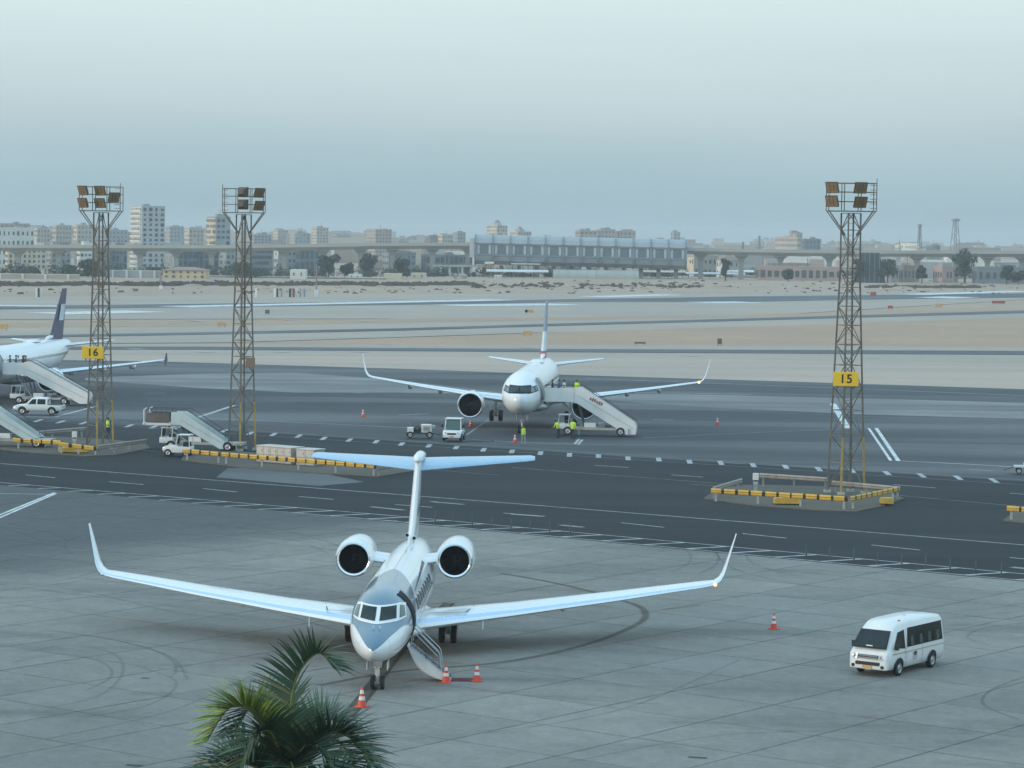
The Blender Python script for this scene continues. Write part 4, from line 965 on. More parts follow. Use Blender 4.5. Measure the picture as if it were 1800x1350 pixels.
# ------------------------------------------------------------------ boarding stairs
def boarding_stairs(loc, rz, label, hp=3.45, run=6.3, plat=2.9, panel=cream_panel, cage=False, logo=True, truck=True, slim=False):
    """x runs from the aircraft door (0) to the foot; the flight is solid-sided"""
    root = empty('boarding_stairs', loc, rz, label, 'boarding stairs', 'mobile boarding stairs on the apron')
    W2 = .85; x0 = plat; x1 = plat + run
    for sg in (-1, 1):
        if slim: outline = [(x0 - .6, hp + 1.0), (x0 + .35, hp + 1.0), (x1, .95), (x1 + .1, .8), (x1 + .05, .2), (x1 - .3, .18), (x0 + .2, hp - .1), (x0 - .6, hp - .1)]
        else: outline = [(x0 - .05, hp + 1.1), (x0 + .75, hp + 1.1), (x1 + .05, 1.32), (x1 + .2, 1.1), (x1 + .15, .16), (x1 - .75, .14), (x0 + .25, hp - .42), (x0 - .05, hp - .38)]
        pn = MB().prism(outline, .05, axis='y', c=sg * W2).build('side_panel', panel, root)
        MB().tube([(x0, sg * W2, hp + 1.22), (x0 + .8, sg * W2, hp + 1.22), (x1 + .1, sg * W2, 1.42), (x1 + .25, sg * W2, 1.0)], .03, 8).build('handrail', dark_steel, pn, smooth=60)
        MB().bar((x0 + .3, sg * (W2 + .035), hp - .1 + .42), (x1 - .1, sg * (W2 + .035), .72), .012, .03).build('trim_line', M('trim_grey', (.30, .30, .31), .5), pn)
        if not slim: MB().box((plat / 2, sg * W2, hp + .36), (plat, .05, 1.3)).build('platform_panel', panel, root)
        else: MB().box((plat * .38, sg * W2, hp + .45), (plat * .7, .03, .9)).build('platform_screen', M('dusty_screen', (.13, .11, .10), .5, 0, .4, 1.2) if sg < 0 else dark_steel, root); MB().box((plat * .38, sg * W2, hp - .06), (plat * .8, .1, .2)).build('platform_sill', cone_white, root)
        for x in np.linspace(.1, plat - .1, 4): MB().bar((x, sg * W2, hp + .9), (x, sg * W2, hp + 1.25), .035).build('rail_post', dark_steel, root)
        MB().tube([(.05, sg * W2, hp + 1.25), (plat, sg * W2, hp + 1.25)], .03, 8).build('handrail', dark_steel, root)
        MB().bar((x0 + .3, sg * .6, hp - .3), (x0 + 1.0, sg * .6, .6), .12).build('lift_leg', dark_steel, root)
        MB().bar((plat * .55, sg * .5, hp - .2), (x0 + .8, sg * .5, .7), .10).build('lift_strut', grey_steel, root)
        if logo:
            lg = M('side_logo', (.30, .10, .10), .5)
            for k in range(6):
                f = k / 5; MB().box((x0 + 1.55 + f * 1.05, sg * (W2 + .03), hp + .02 - f * .50 + .02 * ((k * 7) % 3)), (.17, .01, .24 + .05 * ((k * 5) % 3)), rot=Matrix.Rotation(.45, 3, 'Y')).build('logo_mark', lg, pn)
    MB().box((plat / 2, 0, hp - .08), (plat, W2 * 2, .14)).build('platform', grey_steel, root)
    n = 17
    for k in range(n):
        f = (k + .5) / n; MB().box((x0 + .3 + f * (run - .35), 0, hp - f * (hp - .2)), (.34, W2 * 2 - .06, .05)).build('step', grey_steel, root)
    for sy in (-.6, .6): MB().bar((x0 + .2, sy, hp - .25), (x1 - .2, sy, .28), .08, .2).build('stringer', dark_steel, root)
    if cage:
        for sg in (-1, 1): MB().tube([(-.1, sg * W2, hp - .1), (-.1, sg * W2, hp + 1.15), (.15, sg * W2, hp + 1.3)], .06, 8).build('bumper_bar', cone_white, root, smooth=50)
        MB().box((-.12, 0, hp - .05), (.18, 2.0, .2)).build('door_bumper', cone_white, root, bevel=.05)
    if truck:
        tk = MB().box((x0 + 2.5, 0, .62), (6.3, 1.7, .22)).build('chassis', M('chassis_beige', (.42, .40, .36), .6, dirt=.4), root)
        MB().box((x0 + 1.5, -.55, .95), (1.1, .5, .42)).build('equipment_box', cream_panel, tk, bevel=.03); MB().box((x0 + 2.6, .5, .92), (.8, .6, .38)).build('equipment_box', pale_steel, tk, bevel=.03)
        MB().box((x0 + 3.2, -.62, .86), (.5, .36, .26)).build('battery_box', dark_steel, tk)
        cb = MB().box((x0 - 1.05, 0, .82), (1.2, 1.7, .5)).build('cab', white_body, tk, bevel=.06, smooth=50)
        for sx in (-1.5, -.55):
            for sy in (-.78, .78): MB().bar((x0 + sx, sy, 1.05), (x0 + sx + .1, sy, 1.85), .06).build('cab_post', white_body, cb)
        MB().box((x0 - .95, 0, 1.88), (1.15, 1.64, .06)).build('cab_roof', white_body, cb)
        patch([(x0 - 1.5, -.72, 1.8), (x0 - 1.5, .72, 1.8), (x0 - 1.6, .75, 1.1), (x0 - 1.6, -.75, 1.1)], 'windscreen', glass_dark, cb)
        MB().box((x0 - .7, 0, 1.15), (.4, 1.2, .35)).build('seat', black, cb, bevel=.05)
        for xw in (x0 - .6, x0 + 4.4):
            for sy in (-.82, .82): car_wheel(tk, (xw, sy, .40), .40, .26)
        for xw in (x0 + .5, x0 + 5.2): MB().bar((xw, -.95, .7), (xw, -.95, .05), .09).bar((xw, .95, .7), (xw, .95, .05), .09).build('stabiliser', grey_steel, tk)
    return root
door = (Matrix.Translation(A1.location) @ Matrix.Rotation(R(-4.2), 4, 'Z'))
dpt = door @ Vector((2.12, 5.2, 0))
boarding_stairs((dpt.x, dpt.y, 0), R(-6), 'cream boarding stairs at the open door of the middle airliner', 3.42, 5.7, 2.9)
dm2 = Matrix.Translation(A2.location) @ Matrix.Rotation(R(-5.3), 4, 'Z'); d2 = dm2 @ Vector((2.15, 5.2, 0))
boarding_stairs((d2.x, d2.y, 0), R(-8), 'cream boarding stairs at the purple-tailed airliner, passengers on top', 3.42, 6.9, 2.5, logo=False)
teal_panel = M('stair_teal_white', (.56, .64, .64), .45, 0, .06, 1, dirt=.2)
s3 = G(80, 786); boarding_stairs((s3.x - 7.8, s3.y + 1.0, 0), R(-7), 'pale green boarding stairs cut by the frame edge, behind the guardrail', 2.6, 4.5, 2.9, teal_panel, False, False, slim=True)
s4 = G(402, 792); boarding_stairs((s4.x - 7.1, s4.y + 1.2, 0), R(-9), 'pale green boarding stairs truck with white door bumper, parked beside the beige cabinets', 2.25, 4.0, 2.9, teal_panel, True, False, slim=True)

def service_tractor(loc, rz):
    root = empty('baggage_tractor', loc, rz, 'little white open baggage tractor in front of the parked pale green stairs', 'tractor')
    MB().rings([[(x, y * w, z) for y, z in ((-1, .3), (-1, h), (1, h), (1, .3))] for x, w, h in ((-1.2, .62, .8), (-.2, .66, .82), (.0, .66, .9), (.9, .62, .86), (1.25, .5, .7))]).build('body', white_body, root, bevel=.04, smooth=50)
    MB().box((-.75, 0, .98), (.5, .95, .4)).build('seat', black, root, bevel=.06)
    cab = MB()
    for sy in (-.6, .6): cab.bar((.05, sy, .85), (-.1, sy, 1.75), .06).bar((-1.1, sy, .8), (-1.05, sy, 1.75), .06)
    cab.build('cab_frame', white_body, root); MB().box((-.58, 0, 1.78), (1.15, 1.36, .06)).build('cab_roof', white_body, root, bevel=.02)
    patch([(-.06, -.55, 1.7), (-.06, .55, 1.7), (.08, .58, .92), (.08, -.58, .92)], 'windscreen', glass_dark, root)
    MB().tube([(-.1, 0, .9), (-.32, 0, 1.12)], .03, 6).build('steering_column', dark_steel, root)
    for xw in (.75, -.8):
        for sy in (-.6, .6): car_wheel(root, (xw, sy, .3), .3, .2)
    MB().box((1.3, 0, .4), (.12, 1.3, .2)).build('front_bumper', dark_steel, root)
    return root
p_ = G(312, 802); service_tractor((p_.x, p_.y + .6, 0), R(172))

def dolly(loc, rz):
    root = empty('baggage_dolly', loc, rz, 'grey flat baggage dolly at the frame edge beside the white stand line', 'baggage cart')
    MB().box((0, 0, .55), (2.6, 1.5, .12)).build('deck', pale_steel, root, bevel=.02)
    MB().box((.2, 0, .72), (1.4, 1.2, .2)).build('load_crate', cone_white, root, bevel=.02)
    for sx in (-.9, .9):
        for sy in (-.62, .62): car_wheel(root, (sx, sy, .24), .24, .16)
    MB().bar((-1.3, 0, .5), (-2.1, .1, .2), .06).build('tow_bar', dark_steel, root)
    return root
p_ = G(1806, 832); dolly((p_.x + .2, p_.y, 0), R(-8))

# ------------------------------------------------------------------ floodlight masts
def text_mesh(body, size, mat, depth=.012):
    cu = bpy.data.curves.new('digits', 'FONT'); cu.body = body; cu.size = size; cu.extrude = depth; cu.align_x = 'CENTER'; cu.align_y = 'CENTER'; cu.offset = size * .014; cu.space_character = 1.12
    o = bpy.data.objects.new('digits', cu); col.objects.link(o); dg = bpy.context.evaluated_depsgraph_get()
    me = bpy.data.meshes.new_from_object(o.evaluated_get(dg)); bpy.data.objects.remove(o); me.materials.clear(); me.materials.append(mat); return me
lamp_glass = M('floodlight_glass', (.30, .205, .115), .4, 0, .2, 3)
def mast(loc, rz, label, lamps, sign=None, sign_z=8.6, sign_dx=-.6, b0=1.0, b1=.52, zt=20.7, rungside=1, box=False, yellow=True):
    root = empty('floodlight_mast', loc, 0, label, 'light tower')
    Rz = Matrix.Rotation(rz, 3, 'Z'); hw = lambda z: b0 + (b1 - b0) * min(1, z / 16.5)
    C4 = [(-1, -1), (1, -1), (1, 1), (-1, 1)]
    cor = lambda k, z: Rz @ Vector((C4[k % 4][0] * hw(z), C4[k % 4][1] * hw(z), z))
    yb = M('mast_yellow', (.40, .27, .08), .6, 0, .25, 2, dirt=.5)
    for k in range(4):
        MB().bar(cor(k, .1), cor(k, 4.2), .15, m=0).bar(cor(k, 4.2), cor(k, 16.5), .125, m=1).bar(cor(k, 16.5), cor(k, zt), .11, m=1).build('leg', [yb if yellow and k < 2 else rust_steel, rust_steel], root)
        MB().box((*cor(k, .12)[:2], .1), (.5, .5, .2)).build('foot_plate', post_grey, root)
    zs = [.3]; 
    while zs[-1] < zt - 1.0: zs.append(zs[-1] + max(1.4, hw(zs[-1]) * 2.1))
    zs[-1] = zt
    for i, (za_, zb_) in enumerate(zip(zs, zs[1:])):
        for k in range(4):
            MB().bar(cor(k, zb_), cor(k + 1, zb_), .045).build('horizontal_brace', rust_steel, root)
            a, b = (cor(k, za_), cor(k + 1, zb_)) if (i + k) % 2 else (cor(k + 1, za_), cor(k, zb_))
            MB().bar(a, b, .05).build('diagonal_brace', rust_steel, root)
    # ladder up the middle
    ld = MB()
    for s_ in (-.2, .2): ld.bar((s_, -.1, .4), (s_, -.1, zt), .035)
    for k in range(int(zt / .45)): ld.bar((-.2, -.1, .6 + k * .45), (.2, -.1, .6 + k * .45), .025)
    ld.build('ladder', rust_steel, root)
    # head: cage, struts, floodlights
    X, D, z0, z1 = 1.75, .85, zt + .15, zt + 2.2
    pf = MB().box((0, 0, z0), (2 * X, 2 * D, .07)).build('platform', rust_steel, root)
    posts = [(x, y) for x in (-X, -X * .35, X * .35, X) for y in (-D, D)]
    for x, y in posts: MB().bar((x, y, z0), (x, y, z1), .065).build('cage_post', rust_steel, pf)
    for zz_ in (z0 + .7, z0 + 1.4, z1):
        for y in (-D, D): MB().bar((-X, y, zz_), (X, y, zz_), .055).build('cage_rail', rust_steel, pf)
        for x in (-X, X): MB().bar((x, -D, zz_), (x, D, zz_), .055).build('cage_rail', rust_steel, pf)
    lx = X * .86 * rungside
    for k in range(6): MB().bar((lx - .22, -D - .03, z0 + .2 + k * .34), (lx + .22, -D - .03, z0 + .2 + k * .34), .04).build('rung', rust_steel, pf)
    for sx in (-1, 1):
        for sy in (-1, 1): MB().bar((sx * .45, sy * .45, z0 - 1.75), (sx * X * .97, sy * D * .95, z0), .075).build('platform_strut', rust_steel, root)
    MB().bar((rungside * X, -D, z1), (rungside * X, -D, z1 + .35), .05).build('lightning_rod', rust_steel, pf)
    for (x, z, yaw, tilt) in lamps:
        rot = Matrix.Rotation(R(yaw), 3, 'Z') @ Matrix.Rotation(R(tilt), 3, 'X')
        c = Vector((x, -D - .22, z0 + z))
        hs_ = MB().rings([[c + rot @ Vector((sx * w, y, sz * h)) for sx, sz in ((-1, -1), (1, -1), (1, 1), (-1, 1))] for y, w, h in ((.28, .24, .18), (.0, .47, .41), (-.16, .49, .43))]).build('floodlight', M('lamp_housing', (.11, .085, .06), .6), pf)
        MB().grid([[c + rot @ Vector((u * .44, -.17, v * .38)) for u in (-1, 0, 1)] for v in (-1, 0, 1)]).build('lamp_glass', lamp_glass, hs_, fix=False)
        gm = MB()
        for t in (-.33, .33): gm.bar(c + rot @ Vector((t * .39 * 1.1, -.18, -.33)), c + rot @ Vector((t * .39 * 1.1, -.18, .33)), .025); gm.bar(c + rot @ Vector((-.39, -.18, t * .33)), c + rot @ Vector((.39, -.18, t * .33)), .025)
        gm.build('lamp_grid', M('lamp_housing'), hs_)
    if sign:
        sg = MB().box((sign_dx, -b0 * 1.45 - .2, sign_z), (1.85, .08, 1.05)).build('stand_sign', sign_yellow, root, bevel=.07)
        inst('sign_digits', text_mesh(sign, .9, sign_black), sg, (sign_dx, -b0 * 1.45 - .245, sign_z), (R(90), 0, 0))
        for s_ in (-.6, .6): MB().bar((sign_dx + s_, -b0 * 1.45 - .12, sign_z - .7), (sign_dx + s_, -b0 * 1.45 - .12, sign_z + .4), .09).build('sign_bracket', dark_steel, sg)
    if box: MB().box((.75, -.9, 7.6), (.75, .5, .85)).build('junction_box', M('junction_rust', (.24, .17, .13), .7), root, bevel=.02)
    return root
m1 = G(1490, 870); mast((m1.x, m1.y + 1.2, 0), R(24), 'lattice floodlight mast with yellow sign 15 on the island beyond the passenger van', [(-1.5, 1.75, -32, 22), (-1.5, .75, -32, 22), (.5, 1.75, 14, 22), (.5, .7, 14, 26)], '15', 8.55, -.35)
m2 = G(172, 790); mast((m2.x, m2.y + 1.2, 0), R(40), 'lattice floodlight mast with yellow sign 16 in front of the purple-tailed airliner', [(-1.35, 1.75, -34, 22), (-1.35, .7, -34, 22), (.1, 1.75, -20, 22), (.1, .7, -20, 22), (1.2, 1.2, 30, 20)], '16', 8.3, -.45, b0=.82, b1=.45, zt=20.25)
m3 = G(423, 793); mast((m3.x, m3.y + 1.2, 0), R(42), 'lattice floodlight mast without a sign, behind the pale green stairs', [(.0, 1.75, 150, 0), (.0, .7, 150, 0), (1.35, 1.75, 40, 24), (1.35, .65, 40, 24)], None, box=True, rungside=-1, b0=.82, b1=.45, zt=20.25)

# ------------------------------------------------------------------ islands and guardrails
def island(name, px, h=.015):
    pts = [G(*p) for p in px]; n = len(pts); mb = MB()
    mb.add([(p.x, p.y, h) for p in pts] + [(p.x, p.y, -.12) for p in pts], [tuple(range(n))] + [(i, (i + 1) % n, n + (i + 1) % n, n + i) for i in range(n)])
    o = mb.build(name, island_mat); struct(o); return o
island('traffic_island', [(1236, 876), (1320, 888), (1440, 897), (1505, 899), (1550, 890), (1590, 876), (1550, 862), (1440, 855), (1330, 852), (1266, 857)])
island('traffic_island', [(318, 809), (420, 821), (560, 832), (664, 838), (738, 826), (690, 815), (580, 806), (470, 797), (370, 791), (325, 798)])
island('traffic_island', [(-40, 786), (60, 796), (150, 802), (200, 800), (265, 788), (255, 778), (160, 770), (40, 766), (-40, 768)])
island('traffic_island', [(1762, 915), (1830, 922), (1900, 915), (1880, 898), (1790, 895)])
def rail_profile(s): return [(-.02, -.16), (.05, -.13), (.07, -.07), (.0, -.01), (.0, .01), (.07, .07), (.05, .13), (-.02, .16)]
def guardrail(a, b, label, striped=True, posts=5, h=.72, group='guardrails round the mast islands', za=None, zb=None, lift=.03):
    A, B = G(*a), G(*b); d = (B - A); L = d.length; d.normalize(); n = Vector((d.y, -d.x, 0))
    if n.y > 0: n = -n
    root = empty('guardrail', A, 0, label, 'guardrail', group)
    prof = rail_profile(0); steps = max(2, int(L / 1.0)) if striped else 1; mb = MB()
    z_at = lambda t: (za or h) + ((zb or h) - (za or h)) * t + lift
    cuts = []
    if striped:
        for k in range(steps): j_ = random.uniform(-.05, .05); cuts += [((k + (j_ if k else 0)) / steps, 0), ((k + .80 + random.uniform(-.05, .05)) / steps, 1)]
    else: cuts = [(0, 0)]
    cuts.append((1, 0))
    for (t0, m), (t1, _) in zip(cuts, cuts[1:]):
        rings = [[d * (L * t) + n * q + Vector((0, 0, z_at(t) + zz_)) for q, zz_ in prof] for t in (t0, t1)]
        mb.rings(rings, m, cap=False, closed=False)
    r_ = mb.build('rail', [yellow_rail if striped else old_rail, black_rail], root, fix=False)
    md = r_.modifiers.new('thick', 'SOLIDIFY'); md.thickness = .02
    for k in range(posts):
        t = (k + .1) / max(1, posts - .8); p = d * (L * t)
        MB().box((p.x - n.x * .09, p.y - n.y * .09, z_at(t) / 2), (.14, .14, z_at(t))).build('post', post_grey if striped else grey_steel, root)
    return root
guardrail((1250, 881), (1490, 896), 'yellow and black guardrail in front of the sign 15 mast', True, 4)
guardrail((1494, 896), (1578, 878), 'yellow guardrail angled back at the end of the sign 15 island', True, 2)
guardrail((1335, 856), (1455, 864), 'grey rail behind the white pillar on the sign 15 island', False, 3, .85)
guardrail((1462, 866), (1582, 877), 'weathered rail between the sign 15 mast and the island tip', False, 3, .7)
guardrail((1252, 878), (1303, 862), 'short weathered rail closing the outer end of the sign 15 island', False, 2, .7)
guardrail((390, 815), (662, 837), 'long yellow and black guardrail in front of the two beige cabinets', True, 5)
guardrail((322, 808), (388, 815), 'short yellow guardrail beside the little white baggage tractor', True, 2)
guardrail((664, 837), (738, 825), 'weathered rail behind the business jet tailplane', False, 3, .6)
guardrail((24, 788), (110, 793), 'yellow guardrail below the frame-edge pale green stairs', True, 2, .68)
guardrail((104, 797), (170, 800), 'sagging yellow guardrail in front of the sign 16 mast', True, 3, .55, za=.75, zb=.5)
guardrail((172, 800), (258, 788), 'weathered rail on the far side of the sign 16 mast', False, 4, .62)
guardrail((-20, 786), (150, 771), 'grey rail slanting behind the sign 16 island', False, 4, .85)
guardrail((1770, 913), (1850, 919), 'yellow and black guardrail cut by the right frame edge', True, 2)

def yellow_block(px, w, label):
    p = G(*px); o = MB().box((0, 0, .26), (w, .9, .34)).box((0, 0, .46), (w * .92, .8, .06)).build('kerb_block', yellow_rail, None, (p.x, p.y + .5, 0), bevel=.03)
    tag(o, label, 'concrete block')
yellow_block((1560, 888), 0.9, 'small yellow painted block at the tip of the sign 15 island')
yellow_block((1385, 888), 1.9, 'long yellow painted block behind the sign 15 guardrail')
yellow_block((128, 797), 2.4, 'yellow painted block behind the sagging guardrail by the sign 16 mast')

def pillar(px, label):
    p = G(*px); root = empty('service_pillar', (p.x, p.y, .03), 0, label, 'service pillar')
    MB().box((0, 0, .3), (.26, .26, .6)).build('post', post_grey, root, bevel=.02)
    MB().box((0, 0, .68), (.34, .3, .22)).build('lower_box', pale_steel, root, bevel=.02)
    MB().box((0, 0, 1.16), (.42, .34, .5)).build('head_box', cone_white, root, bevel=.03)
    MB().box((0, 0, .86), (.2, .2, .2)).build('neck', dark_steel, root)
pillar((1328, 866), 'white service pillar beside the sign 15 mast')
pillar((131, 788), 'white service pillar beside the sign 16 mast')

def cabinet(a, b, cols, depth, h, label):
    A, B = G(*a), G(*b); d = B - A; L = d.length; rz = math.atan2(d.y, d.x)
    root = empty('equipment_cabinet', (A.x, A.y, .03), rz, label, 'cabinet')
    MB().box((L / 2, depth / 2, h / 2), (L, depth, h)).build('housing', beige_dark, root)
    MB().box((L / 2, depth / 2, h + .04), (L + .12, depth + .12, .08)).build('roof', beige_cab, root, bevel=.02)
    pw = L / cols
    for i in range(cols):
        for j in range(2):
            pn = MB().box((pw * (i + .5), -.015, h * (.26 + .49 * j)), (pw - .05, .05, h * .46)).build('panel', beige_cab, root, bevel=.012)
            MB().box((pw * (i + .5) + pw * .3, -.05, h * (.26 + .49 * j)), (.03, .03, .14)).build('latch', dark_steel, pn)
    for sx in (-.015, L + .015): MB().box((sx, depth / 2, h * .5), (.05, depth - .08, h * .94)).build('end_panel', beige_cab if sx < 0 else M('cabinet_grey', (.33, .33, .31), .6), root, bevel=.012)
cabinet((451, 812), (512, 817), 5, 1.5, 1.28, 'wider beige equipment cabinet with ten door panels')
cabinet((521, 818), (552, 820), 2, 1.5, 1.25, 'narrower beige equipment cabinet beside the jet tailplane tip')

# ------------------------------------------------------------------ bollards, cones, mat
bb = MB().lathe([(0, .07), (.02, .07), (.03, .045), (.34, .042), (.36, .03)], (0, 0, 0), 'z', 10).mesh('bollard', dark_steel, smooth=40)
bt = MB().lathe([(.36, .03), (.74, .026), (.78, .012), (.785, .001)], (0, 0, 0), 'z', 8).mesh('top', M('bollard_grey', (.09, .10, .11), .6), smooth=40)
for px in [(765, 919), (796, 922), (830, 925), (864, 928), (898, 931), (932, 934), (966, 937), (1002, 940)] + [(1417, 979), (1458, 983), (1501, 987), (1542, 991), (1585, 995), (1627, 999), (1670, 1003), (1715, 1007), (1760, 1012), (1806, 1016)]:
    p = G(*px); r = empty('bollard', (p.x, p.y, -.03), 0, 'thin dark post in the road edge row ' + ('behind the jet engine' if px[0] < 1200 else 'beyond the passenger van'), 'bollard', 'posts behind the jet' if px[0] < 1200 else 'posts beyond the van')
    inst('lower_post', bb, r); inst('upper_post', bt, r)

cone_base = MB().box((0, 0, .025), (.42, .42, .05)).mesh('base', cone_red, bevel=.012)
cone_body = MB().lathe([(.05, .17), (.28, .125)], (0, 0, 0), 'z', 18).lathe([(.28, .125), (.42, .10)], (0, 0, 0), 'z', 18, 1).lathe([(.42, .10), (.52, .085)], (0, 0, 0), 'z', 18).lathe([(.52, .085), (.66, .058)], (0, 0, 0), 'z', 18, 1).lathe([(.66, .058), (.76, .04), (.77, .03), (.73, .025)], (0, 0, 0), 'z', 18).mesh('cone', [cone_red, cone_white], smooth=40)
for px, s_, lb in (((784, 1200), 1.0, 'traffic cone at the foot of the airstair, nearer the steps'), ((838, 1198), 1.0, 'traffic cone at the outer end of the red mat'), ((636, 1243), 1.05, 'traffic cone on the brown line in front of the jet nose wheel'), ((1360, 1106), 1.0, 'lone traffic cone on the open concrete near the passenger van'),
                   ((638, 731), 1.05, 'lone traffic cone beyond the business jet tailplane'), ((905, 776), 1.0, 'traffic cone under the nose of the middle airliner'), ((827, 748), .9, 'traffic cone below the engine of the middle airliner'), ((1261, 745), 1.0, 'traffic cone under the wingtip of the middle airliner')):
    p = G(*px); r = empty('traffic_cone', (p.x, p.y, .0 if px[1] > 1000 else -.09), random.uniform(0, 1), lb, 'traffic cone'); r.scale = (s_, s_, s_)
    inst('base', cone_base, r); inst('cone_body', cone_body, r)
a_, b_ = G(784, 1197), G(842, 1196); mt = MB().box((0, 0, .018), ((b_ - a_).length + .15, .75, .036)).build('floor_mat', M('dark_red_mat', (.10, .022, .03), .9, 0, .2, 8, .3), None, (a_ + b_) / 2 + Vector((0, .15, 0)), bevel=.008)
tag(mt, 'dark red floor mat between two traffic cones', 'mat')
tb = MB().bar((0, 0, 0), (2.6, .9, .02), .07); p_ = G(823, 778); tag(tb.build('tow_bar', dark_steel, None, (p_.x - .3, p_.y + .6, .05)), 'thin tow bar lying beside the tow tractor', 'tow bar')

# ------------------------------------------------------------------ airfield signs
def airfield_sign(px, w, h, mat, label, legs=True, face=None, post=False):
    p = G(*px); root = empty('airfield_sign', (p.x, p.y, -.25), random.uniform(-.15, .15), label, 'airfield sign')
    MB().box((0, 0, .35 + h / 2), (w, .22, h)).build('board', mat, root, bevel=.03)
    if face: MB().box((-w * .32, -.12, .35 + h / 2), (w * .3, .04, h * .9)).build('face_panel', face, root)
    for s_ in (-.35, .35): MB().bar((s_ * w, 0, 0), (s_ * w, 0, .4), .08).build('leg', dark_steel, root)
os_ = M('faded_orange_sign', (.55, .36, .16), .6); ds_ = M('sign_back_brown', (.12, .10, .08), .7); rs_ = M('faded_red_sign', (.35, .09, .06), .6)
for px, w, h, m, lb, f in (((927, 589), 1.7, .7, os_, 'orange airfield sign beside the airliner tail fin', None), ((4, 579), 2.2, .9, os_, 'orange airfield sign at the left frame edge', None), ((390, 573), 1.7, .7, os_, 'orange airfield sign beside the unsigned floodlight mast', None),
                           ((930, 550), 2.2, .7, os_, 'half black, half orange airfield sign near the runway', sign_black), ((470, 552), 1.0, .9, ds_, 'small dark airfield sign near the runway, beside the unsigned mast', None), ((1265, 606), .8, 1.0, ds_, 'upright dark marker on the brown dirt wedge', None),
                           ((1125, 605), 2.0, .3, ds_, 'flat dark drain cover sign on the dirt wedge edge', None), ((1565, 543), 1.4, .8, rs_, 'small red airfield sign beside the sign 15 mast', None), ((1650, 540), 2.0, .8, os_, 'orange airfield sign between the red ones on the far verge', None), ((1755, 534), 4.0, .8, rs_, 'long brown-red airfield sign on the far verge', None), ((1535, 520), 2.0, 1.2, rs_, 'red marker by the runway edge', None)):
    airfield_sign(px, w, h, m, lb, face=f)
bw_ = M('board_white', (.72, .70, .66), .5); bk_ = M('board_black', (.05, .045, .045), .6); br_ = M('board_red', (.34, .10, .09), .5); bb_ = M('board_grey', (.30, .34, .38), .5)
for i, (x, w, m, lb) in enumerate(((64, 3, bw_, 'white marker board, left one of the black and white pair in the sand'), (68, 3, bk_, 'black marker board in the sand at left'), (72.5, 3, bw_, 'white marker board right of the black one in the sand'), (450, 4, bw_, 'lone white marker board beside the unsigned mast'), (483, 4, bw_, 'pale marker board in the middle of the sand row'), (487.5, 3, bk_, 'black marker board in the middle of the sand row'), (495, 2.5, bb_, 'thin grey marker board in the sand row'),
                     (510, 4, bk_, 'dark marker board left of the red and white ones'), (516, 4, br_, 'red marker board in the sand row'), (521, 4, bw_, 'white marker board right of the red one'), (528, 3, bb_, 'grey marker board in the sand row end'), (535, 3, bb_, 'last grey marker board of the sand row'))):
    p = G(x, 521); s_ = FPX / p.y
    o = MB().box((0, 0, 1.35), (w / s_ , .3, 2.6)).bar((0, .3, 0), (0, .3, 2.2), .12).build('marker_board', m, None, (p.x, p.y, -.3)); tag(o, lb, 'marker board', 'marker boards in the sand')

